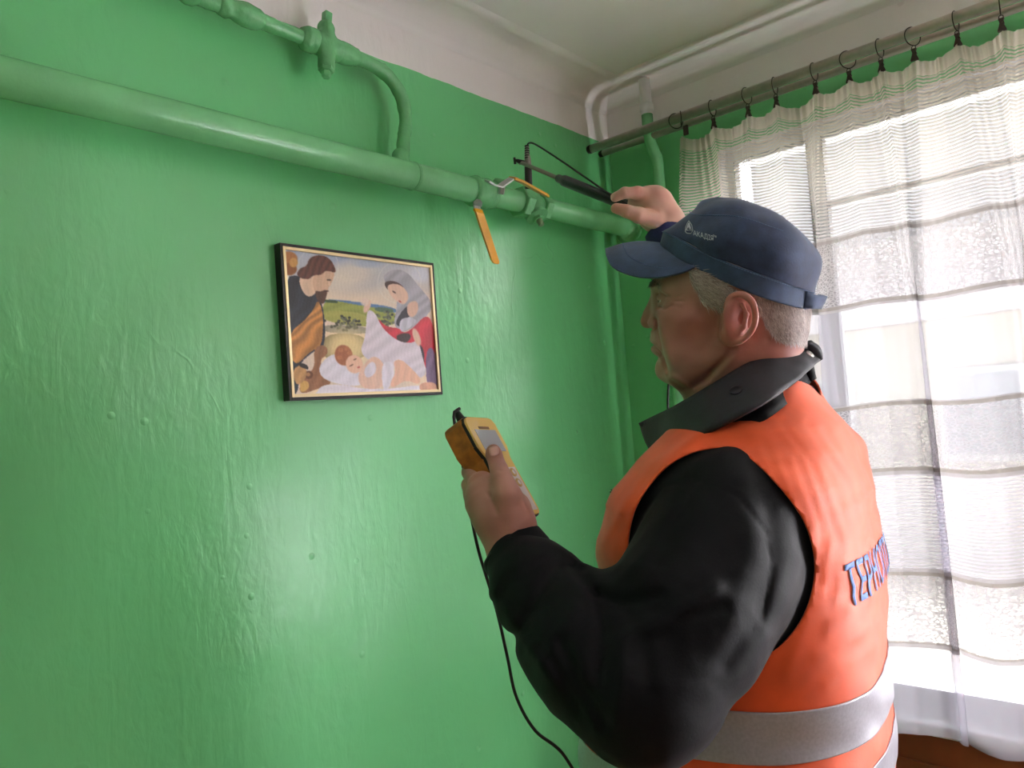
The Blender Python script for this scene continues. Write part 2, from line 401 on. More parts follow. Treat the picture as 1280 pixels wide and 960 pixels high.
# outside: ground and the house across the street
M_ground = mat('street_ground', (228, 222, 210), .9, noise=.1, nscale=1.2)
tag(MB().box((XW+T+.05, -40, -1.2), (60, 60, -1.0)).build('ground', M_ground, smooth=False), kind='structure')
house = thing('house', (13, 3.2, -1), 'pale house with grey roof seen through the curtain', 'house')
MB().box((12, -1.5, -1), (18, 6.2, 2.4)).build('wall', mat('beige_render', (240, 234, 226), .9, noise=.1), house, smooth=False)
MB().add([(11.6, -1.9, 2.4), (18.4, -1.9, 2.4), (18.4, 6.6, 2.4), (11.6, 6.6, 2.4), (15, -1.9, 4.2), (15, 6.6, 4.2)], [(0, 3, 5, 4), (1, 4, 5, 2), (0, 4, 1), (3, 2, 5), (0, 1, 2, 3)]).build('roof', mat('grey_roof', (196, 192, 192), .8), house, smooth=False)
for yy in (-.6, 1.6, 3.8):
    o = MB().box((11.94, yy, .4), (12.0, yy+1.1, 1.7)).build('window', M_plastic, house, smooth=False)
    MB().box((11.92, yy+.1, .5), (11.94, yy+1.0, 1.6)).build('pane', mat('far_glass', (190, 195, 205), .1), o, smooth=False)

# ================================================================ PIPES
M_gp = mat('green_pipe_paint', (128, 208, 144), .22, noise=.08, nscale=10, bump=.35, bscale=120, bdist=.002)
M_gp2 = mat('lumpy_green_paint', (118, 198, 134), .2, noise=.1, nscale=10, bump=.7, bscale=70, bdist=.004)
M_wp = mat('white_pipe_paint', (232, 232, 232), .4, bump=.2)
YM, ZM = YP-.07, 2.06; 
mp = thing('gas_pipe', (1.0, YM, ZM), 'green gas pipework along the green wall: thick pipe, bent thin branch, valves and yellow levers', 'pipe')
def X_at(x, y, Y=YM): return hit(x, y, 1, Y)[0]
def wavy(p0, p1, r, amp, n=60, seed=0, nn=20):
    p0 = np.array(p0, float); p1 = np.array(p1, float); t = np.linspace(0, 1, n); rr = np.random.RandomState(seed)
    return [p0+(p1-p0)*k for k in t], [r+amp*(math.sin(k*37+seed)+math.sin(k*83+2*seed))*.5 for k in t]
pts, rr = wavy((XB, YM, ZM), (X_at(516, 222)+.0, YM, ZM), .030, .0004, 120)
MB().tube(pts, rr, 24).build('pipe_run', M_gp, mp)
xa, xb_ = X_at(516, 222), X_at(588, 238); 
MB().tube([(xa-.004, YM, ZM), (xa, YM, ZM), (xa+.004, YM, ZM)], [.030, .0318, .030], 24).build('weld_seam', M_gp2, mp)
pts, rr = wavy((xa, YM, ZM), (xb_, YM, ZM), .0295, .0003, 30, 1); MB().tube(pts, rr, 24).build('pipe_run', M_gp, mp)
xc, xd = X_at(610, 243), X_at(650, 252)
MB().lathe((xb_, YM, ZM), (1, 0, 0), [(0, .030), (.002, .034), (.012, .037), (.018, .034), (.045, .034), (.05, .037), (.058, .034), (.062, .030), (.066, .034), (.074, .033), (.078, .027)], 28).build('coupling', M_gp2, mp)
xe = X_at(762, 283); 
pts, rr = wavy((xb_+.07, YM, ZM), (xd, YM, ZM), .0275, .0003, 20, 2); MB().tube(pts, rr, 24).build('pipe_run', M_gp, mp)
pts, rr = wavy((xd+.03, YM, ZM), (XW+.01, YM, ZM), .0275, .0003, 30, 3); MB().tube(pts, rr, 24).build('pipe_run', M_gp, mp)
def lumps(c, r, n, seed, axis=None, spread=.03):
    """paint-clogged collar: an implicit blob"""
    q = np.random.RandomState(seed); cs = [np.array(c)+q.randn(3)*spread*.4 for _ in range(n)]; rs = [r*q.uniform(.35, .75) for _ in range(n)]
    def fn(p):
        d = cap(p, np.array(c)-np.array(axis), np.array(c)+np.array(axis), r)
        for a, b_ in zip(cs, rs): d = smin(d, np.linalg.norm(p-a.astype(np.float32), axis=1)-b_, .008)
        return d+wob(p, 160, seed)*.0012
    lo = np.array(c)-np.abs(axis)-r*1.6-.02; hi = np.array(c)+np.abs(axis)+r*1.6+.02
    return mesh_sdf(fn, lo, hi, .003)
V, Q = lumps((XW-.035, YM, ZM-.004), .034, 7, 5, (.012, 0, 0)); Q_ = Q
link('wall_collar', mesh_np('wall_collar', V, Q), M_gp2, mp)
# tee with the lumpy weld where the thin pipe joins
tx = X_at(503, 215)
V, Q = lumps((tx, YM, ZM+.03), .0185, 4, 9, (.0, 0, .006), .018); link('weld_collar', mesh_np('weld_collar', V, Q), M_gp2, mp)
# main valve on the pipe: hex nuts, body, gland and stem below
vc = X_at(664, 258); 
def hexnut(b, c, axis, r, h, ch=.0025):
    return b.lathe(np.array(c)-np.array(axis)*h/2, axis, [(0, r-ch), (ch, r), (h-ch, r), (h, r-ch)], 6)
dwn = np.array([.0, -.45, -.9]); dwn /= np.linalg.norm(dwn); vc0 = np.array([vc, YM, ZM])
body_ = MB().lathe(vc0-dwn*.048, dwn, [(0, .018), (.004, .024), (.02, .027), (.03, .033), (.06, .034), (.075, .029), (.078, .027), (.082, .0275)], 28).build('valve', M_gp2, mp); shade_auto(body_, 40)
hexnut(MB(), (vc-.037, YM, ZM), (1, 0, 0), .041, .03).build('nut', M_gp2, body_, smooth=False)
hexnut(MB(), (vc+.040, YM, ZM), (1, 0, 0), .039, .026).build('nut', M_gp2, body_, smooth=False)
o = MB().lathe(vc0+dwn*.033, dwn, [(0, .026), (.003, .030), (.007, .030), (.010, .024)], 24).build('gland_flange', M_gp2, body_); shade_auto(o, 40)
o = hexnut(MB(), vc0+dwn*.046, dwn, .0145, .010, .001).build('gland_nut', M_gp2, body_, smooth=False)
o = MB().lathe(vc0+dwn*.05, dwn, [(0, .0085), (.016, .0075), (.018, .006)], 12).build('stem', mat('bare_stem', (120, 150, 110), .4, .3), body_); shade_auto(o, 40)
# two little lever valves with yellow handles
M_yel = mat('orange_yellow_lever', (228, 162, 16), .35, noise=.08, nscale=40, coat=.3)
M_chr = mat('chromed_steel', (190, 190, 190), .3, 1)
def strap_bar(pts, wd, th, wdir, name, m, parent, round_end=True):
    """flat metal lever along pts, width along wdir"""
    pts = [np.array(p, float) for p in pts]; wdir = np.array(wdir, float); wdir /= np.linalg.norm(wdir); V = []; F = []
    n = len(pts)
    for i, p in enumerate(pts):
        t = pts[min(i+1, n-1)]-pts[max(i-1, 0)]; t /= np.linalg.norm(t); nn = np.cross(t, wdir); nn /= np.linalg.norm(nn)
        w2 = wd if not hasattr(wd, '__len__') else wd[i]
        for a, c in ((-1, -1), (1, -1), (1, 1), (-1, 1)): V.append(p+wdir*a*w2/2+nn*c*th/2)
    for i in range(n-1):
        for k in range(4): F.append((i*4+k, i*4+(k+1) % 4, i*4+4+(k+1) % 4, i*4+4+k))
    F.append((3, 2, 1, 0)); F.append(tuple((n-1)*4+k for k in range(4)))
    return MB().add(V, F).build(name, m, parent, smooth=False, bevel=.0008)
def yd(x, y, off): return hit(x, y, 1, YP-off)      # a point that far off the picture wall
L0, L1 = yd(599, 266, .125), yd(620, 330, .10); dd = L1-L0
lv = strap_bar([yd(597, 262, .121), L0, L0+dd*.5, L0+dd*.93, L0+dd*.985, L1], [.026, .026, .026, .025, .018, .008], .006, (1, 0, .0), 'lever', M_yel, mp); tag(lv, 'orange yellow lever hanging down')
strap_bar([yd(596, 258, .112), yd(597, 263, .122)], .022, .004, (1, 0, 0), 'lever_neck', M_chr, lv)
hexnut(MB(), yd(597, 255, .108), (0, -.6, -.8), .011, .012, .001).build('stem_nut', M_chr, lv, smooth=False)
lv2 = strap_bar([yd(640, 222.5, .157), yd(650, 226, .158), yd(668, 236, .16), yd(681, 243, .162), yd(685, 245.5, .162)], [.022, .022, .022, .020, .010], .006, (0, 1, .4), 'lever', M_yel, mp); tag(lv2, 'orange yellow lever with cranked chrome arm')
strap_bar([yd(609, 226, .155), yd(617, 231, .153), yd(625, 233, .152), yd(640, 223, .155), yd(645, 222, .156)], [.017, .018, .02, .019, .018], .004, (0, 1, .5), 'lever_neck', M_chr, lv2)
hexnut(MB(), yd(627, 237, .145), (0, -.3, .9), .008, .022, .001).build('stem_nut', M_chr, lv2, smooth=False)
MB().lathe((xc+.03, YM-.01, ZM+.02), (0, -.3, 1), [(0, .018), (.012, .017), (.02, .012)], 20).build('valve_boss', M_gp2, lv2)

# thin branch pipe with couplings and old plug valve
YT = YP-.05
bp_ = mp
def t3(x, y): return hit(x, y, 1, YT)
key = [(120, -55), (200, -22), (262, 2), (320, 24), (375, 46), (412, 59), (445, 72), (470, 84), (490, 101), (503, 125), (507, 152), (504, 180)]
kp = [np.array([XB, YT, t3(120, -55)[2]])]+[t3(*k) for k in key] + [np.array([tx, YM, ZM+.02])]
sp_ = spline(kp, 700); lumpy(MB().tube(sp_, .0143, 28).build('branch_pipe', M_gp2, bp_), .0009, 150, 2)
def collar(parent, name, pa, pb, prof, m=M_gp2, n=22):
    a = t3(*pa); b_ = t3(*pb); ax = b_-a; l = np.linalg.norm(ax)
    pf = np.array(prof); tt = np.linspace(0, 1, 26); o = MB().lathe(a, ax, [(t*l, np.interp(t, pf[:, 0], pf[:, 1])) for t in tt], 40).build(name, m, parent); return lumpy(o, .0009, 130, 4)
collar(bp_, 'coupling', (272, 4), (328, 27), [(0, .0155), (.06, .019), (.2, .021), (.3, .017), (.42, .020), (.6, .0215), (.8, .0205), (.92, .018), (1, .0145)])
collar(bp_, 'coupling', (228, -10), (246, -4), [(0, .0155), (.3, .019), (.7, .019), (1, .015)])
top_, bot_ = hit(408, 32, 1, YT-.002), hit(408, 84, 1, YT-.012); ax = bot_-top_; l = np.linalg.norm(ax)
cb = bot_; 
def fv(p):
    d = cap(p, top_+ax*.08, bot_-ax*.05, .0175, .0165); d = smin(d, cap(p, t3(398, 54), t3(420, 63), .0225), .006); d = smin(d, cap(p, t3(403, 70)+np.array([0, -.008, 0]), t3(406, 80)+np.array([0, -.006, 0]), .0155), .005)
    return d+wob(p, 150, 3)*.0010
V, Q = mesh_sdf(fv, np.minimum(top_, bot_)-.04, np.maximum(top_, bot_)+.04, .0025); ov = link('valve', mesh_np('valve', V, Q), M_gp2, mp)
collar(ov, 'union_nut', (376, 45), (398, 54), [(0, .017), (.25, .0235), (.75, .0245), (1, .019)])
collar(ov, 'union_nut', (418, 62), (446, 73), [(0, .019), (.3, .0225), (.7, .020), (1, .0155)])
sq = hit(409, 16, 1, YT-.002); ad = (top_-sq)/np.linalg.norm(top_-sq); ax1 = np.cross(ad, [0, 1, 0]); ax1 /= np.linalg.norm(ax1); ax2 = np.cross(ad, ax1)
MB().box((-.008, -.008, 0), (.008, .008, np.linalg.norm(top_-sq)), (ax1, ax2, ad), sq).build('spindle', M_gp2, ov, smooth=False, bevel=.002)
hexnut(MB(), bot_+ax/l*.006, ax/l, .0165, .010, .002).build('gland_nut', M_gp2, ov, smooth=False)
hexnut(MB(), bot_+ax/l*.0165, ax/l, .0095, .014, .002).build('stem_end', M_gp2, ov, smooth=False)

# vertical pipe in the corner, painted white at the top
vp = thing('riser_pipe', (XW-.04, 1.12, 1.2), 'vertical green pipe with white top beside the room corner', 'pipe')
zs = 2.372
MB().tube([(XW-.055, 1.123, 2.478), (XW-.055, 1.123, zs)], .0165, 20).build('pipe_run', M_wp, vp)
MB().lathe((XW-.055, 1.123, 2.405), (0, 0, -1), [(0, .017), (.003, .0205), (.02, .0205), (.024, .017)], 20).build('socket', M_wp, vp)
MB().tube(spline([(XW-.055, 1.123, zs), (XW-.055, 1.123, 2.33), (XW-.052, 1.120, 2.28), (XW-.045, 1.110, 2.24), (XW-.042, 1.108, 2.15), (XW-.042, 1.108, 1.2), (XW-.042, 1.108, .0)], 60), .0165, 20).build('pipe_run', M_gp, vp)

# ================================================================ PICTURE
def homog(src, dst):
    A = []
    for (x, y), (u, v) in zip(src, dst):
        A.append([x, y, 1, 0, 0, 0, -u*x, -u*y, -u]); A.append([0, 0, 0, x, y, 1, -v*x, -v*y, -v])
    return np.linalg.svd(np.array(A))[2][-1].reshape(3, 3)
def paint():
    W, H = 330, 250
    Hm = homog([(0, 0), (W, 0), (W, H), (0, H)], [(120, 100), (890, 190), (945, 860), (183, 880)])
    yy, xx = np.mgrid[0:H, 0:W]; q = np.stack([xx.ravel(), yy.ravel(), np.ones(W*H)]); q = Hm@q
    X = (q[0]/q[2]).reshape(H, W); Y = (q[1]/q[2]).reshape(H, W)
    t = np.clip((Y-100)/260, 0, 1)[..., None]
    C = (1-t)*np.array([172, 186, 208.])+t*np.array([232, 212, 190.])
    r = np.random.RandomState(3)
    nz = sum(np.sin(X*r.uniform(.005, .03)+Y*r.uniform(-.04, .04)+r.uniform(0, 6))*.5 for _ in range(6))
    C = C+nz[..., None]*np.array([9, 7, 3])
    def inside(poly):
        c = np.zeros(X.shape, bool); n = len(poly)
        for i in range(n):
            (x1, y1), (x2, y2) = poly[i], poly[(i+1) % n]
            k = ((y1 > Y) != (y2 > Y)) & (X < (x2-x1)*(Y-y1)/((y2-y1) or 1e-9)+x1); c ^= k
        return c
    def pol(poly, col, streak=0, ang=0, fr=.12, a=1.):
        n = len(poly); p = np.array(poly, float)      # smooth the outline
        for _ in range(2): p = np.concatenate([[.75*p[i]+.25*p[(i+1) % len(p)], .25*p[i]+.75*p[(i+1) % len(p)]] for i in range(len(p))])
        m = inside([tuple(v) for v in p])
        c = np.array(col, float)
        sh = streak*np.sin((X*math.cos(ang)+Y*math.sin(ang))*fr+2*np.sin(Y*.02+X*.013)+nz)
        C[m] = C[m]*(1-a)+a*np.clip(c*(1+.38*sh[m][:, None]), 0, 255)
    def elp(x, y, a_, b_, col, al=1., soft=.15, rot=0):
        dx = X-x; dy = Y-y; u = dx*math.cos(rot)+dy*math.sin(rot); v = -dx*math.sin(rot)+dy*math.cos(rot)
        k = np.sqrt((u/a_)**2+(v/b_)**2); w_ = np.clip((1-k)/soft+.5, 0, 1)[..., None]*al; C[:] = C*(1-w_)+w_*np.array(col, float)
    elp(140, 150, 50, 40, (186, 120, 62)); elp(150, 205, 38, 34, (150, 92, 48)); elp(170, 170, 22, 26, (214, 158, 84))
    elp(470, 230, 120, 60, (238, 220, 200), .6, .8); elp(560, 170, 70, 22, (150, 170, 200), .5, .8); elp(840, 230, 60, 40, (214, 220, 236), .6, .8)
    pol([(325, 362), (520, 380), (720, 410), (720, 450), (325, 395)], (96, 130, 172), .1, 1.4)
    pol([(325, 376), (400, 374), (480, 392), (600, 410), (720, 432), (720, 520), (325, 500)], (158, 165, 78), .12, 1.45)
    pol([(335, 366), (400, 372), (412, 388), (335, 384)], (70, 92, 60)); pol([(600, 405), (700, 415), (700, 442), (600, 430)], (84, 110, 80))
    pol([(325, 420), (560, 440), (560, 500), (325, 490)], (182, 178, 92), .1, 1.5, a=.7)
    pol([(322, 500), (580, 514), (574, 556), (322, 546)], (146, 140, 122), .05); pol([(322, 546), (574, 556), (560, 700), (322, 700)], (112, 96, 62), .1)
    for i in range(90):
        x, y = (r.normal(460, 42), r.normal(500, 18)) if i < 55 else (r.normal(670, 28), r.normal(475, 26)); g = r.uniform(40, 120)
        elp(x, y, 8, 7, (g, g*1.05, g*.8))
    for k, al in ((150, .35), (110, .5), (80, .6)): elp(455, 625, k, k*.8, (252, 228, 165), al, .7)
    for x, y, rd in ((300, 190, 105), (730, 270, 115)):
        k = np.abs(np.hypot(X-x, Y-y)-rd); w_ = np.clip(1-k/3, 0, 1)[..., None]*.6; C[:] = C*(1-w_)+w_*np.array([240, 236, 225.])
    # standing man bending in from the left
    pol([(120, 250), (200, 235), (255, 300), (300, 340), (335, 430), (345, 620), (290, 640), (200, 720), (215, 880), (120, 880)], (42, 46, 58), .3, .6, .09)
    pol([(300, 365), (328, 430), (330, 540), (322, 620), (262, 650), (205, 715), (175, 700), (160, 640), (158, 545), (235, 480), (280, 420)], (196, 132, 62), .38, .75, .13)
    pol([(195, 240), (275, 230), (300, 300), (285, 340), (250, 358), (214, 320)], (228, 194, 165), .06)
    pol([(285, 212), (345, 200), (388, 218), (378, 262), (362, 292), (352, 305), (350, 345), (318, 380), (284, 330), (268, 262)], (220, 180, 150), .05)
    pol([(238, 190), (252, 142), (306, 124), (362, 146), (392, 206), (388, 224), (340, 208), (316, 236), (275, 236), (250, 262), (200, 252), (186, 228), (210, 196)], (104, 58, 46), .35, .4, .2)
    pol([(284, 318), (310, 325), (350, 318), (344, 350), (335, 388), (312, 392), (290, 362)], (92, 60, 46), .2); elp(356, 262, 12, 4, (60, 40, 36)); elp(340, 322, 16, 5, (80, 46, 40))
    pol([(352, 262), (372, 290), (352, 296)], (232, 196, 168))
    # woman in grey veil and red dress
    pol([(640, 262), (655, 222), (710, 196), (775, 216), (840, 300), (898, 365), (905, 420), (880, 450), (850, 500), (800, 520), (750, 548), (700, 505), (716, 420), (720, 330)], (172, 168, 176), .18, .8, .1)
    pol([(700, 500), (770, 392), (800, 420), (760, 520)], (52, 48, 58)); pol([(640, 268), (715, 262), (775, 320), (700, 300), (672, 322)], (76, 50, 46))
    pol([(660, 290), (700, 276), (745, 290), (778, 330), (778, 372), (752, 396), (718, 376), (684, 346)], (230, 192, 168), .04)
    pol([(775, 380), (830, 370), (835, 430), (800, 470), (770, 440)], (222, 182, 158)); elp(702, 325, 12, 4, (90, 60, 52), 1, .3, .6); elp(734, 376, 9, 4, (180, 80, 72), 1, .3, .5)
    pol([(612, 460), (660, 515), (730, 520), (760, 552), (812, 515), (868, 452), (905, 470), (935, 620), (950, 780), (900, 800), (862, 700), (845, 600), (760, 602), (690, 585), (640, 540)], (206, 48, 66), .2, .9, .08)
    pol([(712, 560), (770, 545), (800, 560), (780, 600), (730, 602)], (64, 44, 44)); pol([(740, 470), (790, 460), (830, 480), (790, 520), (745, 548), (730, 510)], (200, 196, 206), .15)
    pol([(872, 640), (925, 620), (960, 880), (885, 870)], (128, 104, 138), .2); pol([(838, 600), (868, 640), (868, 740), (846, 690)], (60, 46, 60))
    # lifted cloth
    pol([(556, 420), (600, 430), (640, 520), (720, 590), (790, 605), (835, 585), (862, 690), (885, 770), (840, 800), (740, 740), (620, 720), (520, 660), (556, 560)], (226, 216, 224), .1, .9, .09)
    elp(560, 405, 16, 36, (232, 196, 172), 1, .3, .4); elp(548, 380, 22, 22, (236, 212, 196), .9, .4); elp(826, 570, 18, 50, (228, 190, 166), 1, .3, -.35)
    # cradle, pillow, child
    pol([(282, 640), (318, 608), (358, 628), (352, 668), (318, 690), (330, 750), (392, 820), (300, 850), (215, 880), (214, 800), (262, 770), (292, 720)], (156, 106, 72), .15)
    elp(260, 772, 22, 22, (112, 72, 46)); elp(258, 770, 10, 10, (182, 130, 84)); pol([(215, 800), (262, 806), (262, 850), (215, 870)], (214, 170, 96))
    pol([(178, 745), (215, 715), (250, 740), (246, 795), (206, 830), (184, 800)], (198, 150, 96), .15); pol([(200, 705), (250, 715), (262, 745), (240, 740), (205, 722)], (46, 38, 36))
    pol([(308, 738), (345, 682), (400, 655), (480, 700), (560, 800), (520, 840), (400, 820), (330, 790)], (232, 226, 236), .06, 1.)
    elp(440, 668, 46, 56, (172, 102, 66), 1, .12, -.3); elp(497, 716, 44, 50, (238, 194, 164), 1, .12, -.4)
    for x, y in ((425, 640), (455, 632), (470, 655), (418, 680)): elp(x, y, 14, 12, (196, 124, 80), .8, .5)
    elp(482, 722, 12, 3, (120, 76, 60), 1, .3, -.5); elp(500, 690, 10, 3, (120, 76, 60), 1, .3, -.5); elp(520, 733, 8, 5, (206, 104, 92), 1, .4, -.4)
    pol([(510, 780), (560, 700), (600, 670), (645, 700), (668, 770), (650, 850), (540, 850)], (232, 194, 172), .05); pol([(545, 740), (600, 690), (620, 760), (560, 800)], (228, 218, 226), .1)
    pol([(640, 705), (705, 700), (712, 800), (670, 860), (645, 840)], (232, 226, 234), .1)
    pol([(700, 700), (745, 690), (800, 740), (855, 800), (840, 830), (770, 800), (700, 850), (685, 820), (720, 760)], (234, 188, 160), .06)
    pol([(190, 890), (300, 880), (322, 828), (420, 822), (560, 852), (700, 850), (850, 828), (960, 860), (960, 900)], (236, 228, 238), .08, 1.2)
    pol([(840, 820), (930, 812), (945, 870), (850, 870)], (222, 168, 142), .1)
    C[:] = np.clip(C+r.normal(0, 5, C.shape[:2])[..., None]+3*np.sin(X*.35+2*np.sin(Y*.05))[..., None], 0, 255)
    K = C.copy()
    C[1:-1, 1:-1] = (K[1:-1, 1:-1]*2+K[:-2, 1:-1]+K[2:, 1:-1]+K[1:-1, :-2]+K[1:-1, 2:])/6
    return W, H, lin(C)
px0, px1, pz0, pz1 = .782, 1.1795, 1.579, 1.885
pic = thing('framed_picture', ((px0+px1)/2, YP, pz0), 'framed religious print of a family around a sleeping child on the green wall', 'picture')
fw = .011; yf = YP-.024
def ring_frame(name, m, e0, e1, y0, y1, parent):
    b = MB(); xa_, xb2, za, zb = px0+e0, px1-e0, pz0+e0, pz1-e0; t = e1-e0
    b.box((xa_, y0, za), (xa_+t, y1, zb)); b.box((xb2-t, y0, za), (xb2, y1, zb)); b.box((xa_+t, y0, za), (xb2-t, y1, za+t)); b.box((xa_+t, y0, zb-t), (xb2-t, y1, zb))
    return b.build(name, m, parent, smooth=False, bevel=.0008)
ring_frame('frame', mat('black_frame', (26, 20, 20), .3), 0, .006, YP-.022, YP-.001, pic)
ring_frame('gilt_edge', mat('gilt', (226, 205, 160), .3, .7), .006, .012, YP-.023, YP-.002, pic)
W_, H_, PC = paint(); gx = np.linspace(px0+.0115, px1-.0115, W_); gz = np.linspace(pz1-.0115, pz0+.0115, H_)
Vp = np.stack([np.tile(gx, H_), np.full(W_*H_, YP-.018), np.repeat(gz, W_)], 1)
i0 = (np.arange(H_-1)[:, None]*W_+np.arange(W_-1)[None]).ravel(); Fp = np.stack([i0, i0+W_, i0+W_+1, i0+1], 1)
me = mesh_np('print', Vp, Fp); vcol(me, PC.reshape(-1, 3)); link('print', me, mat('print_ink', attr='col', rough=.35), pic, smooth=False)
MB().box((px0+.003, YP-.017, pz0+.003), (px1-.003, YP-.002, pz1-.003)).build('backing', mat('backing_card', (120, 95, 70), .9), pic, smooth=False)

# ================================================================ CURTAIN RODS, RINGS, CURTAIN
M_rod = mat('brushed_steel_rod', (204, 190, 180), .28, .55, noise=.08, nscale=60)
M_rodend = mat('rod_end_dark', (70, 60, 55), .5, .5)
XR, ZR, RR = XW-.115, 2.306, .0128; X2, Z2 = XW-.055, 2.305
for nm, x, z, r, lab in (('front', XR, ZR, RR, 'front steel curtain rod carrying the rings, nearer the room'), ('back', X2, Z2, .0100, 'back steel curtain rod, closer to the window wall')):
    t = thing('curtain_rod', (x, 0, z), lab, 'curtain rod')
    MB().tube([(x, YP-.006, z), (x, -2.0, z)], r, 28, caps=True).build('rod', M_rod, t)
    o = MB().lathe((x, YP-.0005, z), (0, -1, 0), [(0, r*.9), (.006, r*1.03), (.012, r*1.03), (.013, r*.98)], 24).build('end_cap', M_rodend, t)
br = thing('rod_bracket', (XW, -1.9, 2.3), 'steel bracket joining the two curtain rods to the wall', 'bracket')
MB().box((XR-.002, -1.905, 2.281), (XW-.0003, -1.89, 2.289)).box((XW-.006, -1.925, 2.25), (XW-.0003, -1.87, 2.34)).build('bracket_arm', M_rod, br, smooth=False)
M_ring = mat('dark_bronze', (74, 64, 58), .4, .8)
ring_px = [(890, 0), (933, 12), (968, -4), (1017, 4), (1059, 40), (1099, 8), (1140, 34), (1194, 6), (1249, -6)]
def roty(px): return hit(px, 480-(px-735)*.363+187-480, 0, XR)[1]
ring_y = [roty(x) for x, a in ring_px]
extra = []; y_ = ring_y[-1]-.09
while y_ > -1.3: extra.append(y_); y_ -= .085
def torus(b, c, R_, r, ax, n=36, m=8):
    ax = np.array(ax, float); ax /= np.linalg.norm(ax); u = np.cross(ax, [0, 0, 1.]); u /= np.linalg.norm(u); v = np.cross(ax, u)
    return b.tube([np.array(c)+R_*(math.cos(2*math.pi*k/n)*u+math.sin(2*math.pi*k/n)*v) for k in range(n)], r, m, closed=True)
RG = .021
def make_ring(y, yaw_, label):
    zc = ZR+RR-RG+.0012; t = thing('curtain_ring', (XR, y, ZR), label, 'curtain ring', 'clip rings on the front rod')
    a = math.radians(yaw_); ax_ = np.array([math.sin(a)*1.0, math.cos(a), 0])
    torus(MB(), (XR, y, zc), RG, .0013, ax_).build('ring', M_ring, t)
    zb = zc-RG-.0015; u = np.array([0, 1., 0]); 
    torus(MB(), (XR, y, zb-.003), .004, .0011, (1, 0, 0), 16, 6).build('eyelet', M_ring, t)
    b = MB(); zt = zb-.006
    for sg in (-1, 1):   # two jaws of the clip, wasp-waisted
        V = []; prof = [(0, .0055), (.006, .0040), (.010, .0034), (.016, .0050), (.024, .0078), (.027, .0080)]
        for dz, hw in prof:
            for xx in (.0012 if sg > 0 else -.0032, .0032 if sg > 0 else -.0012):
                for yy_ in (-hw, hw): V.append((XR+xx, y+yy_, zt-dz))
        F = []
        for i in range(len(prof)-1):
            q = i*4
            F += [(q, q+1, q+5, q+4), (q+2, q+6, q+7, q+3), (q, q+4, q+6, q+2), (q+1, q+3, q+7, q+5)]
        F += [(0, 2, 3, 1), (20, 21, 23, 22)]; b.add(V, F)
    b.build('clip', M_ring, t, smooth=False)
    MB().tube([(XR-.006, y-.003, zt-.010), (XR+.006, y-.003, zt-.010)], .0022, 10).build('spring', M_ring, t)
    return t
names_ = ['leftmost', 'second from the left', 'third from the left', 'fourth from the left', 'fifth from the left', 'sixth from the left', 'seventh from the left', 'eighth from the left', 'rightmost in view']
for (px, ya), y, nm in zip(ring_px, ring_y, names_): make_ring(y, ya, 'bronze clip ring on the front rod, %s of those gripping the curtain' % nm)
# loose double ring at the left end of the curtain
er = thing('curtain_ring', (XR, roty(846), ZR), 'two bronze rings crossed at the left end of the curtain, carrying its corner', 'curtain ring')
for dy, ya in ((.004, 35), (-.012, -30)):
    torus(MB(), (XR, roty(846)+dy, ZR+RR-RG+.0015), RG, .0014, (math.sin(math.radians(ya)), math.cos(math.radians(ya)), 0)).build('ring', M_ring, er)
MB().box((XR-.003, roty(856)-.006, ZR-.055), (XR+.003, roty(856)+.008, ZR-.028)).build('clip', M_ring, er, smooth=False, bevel=.001)

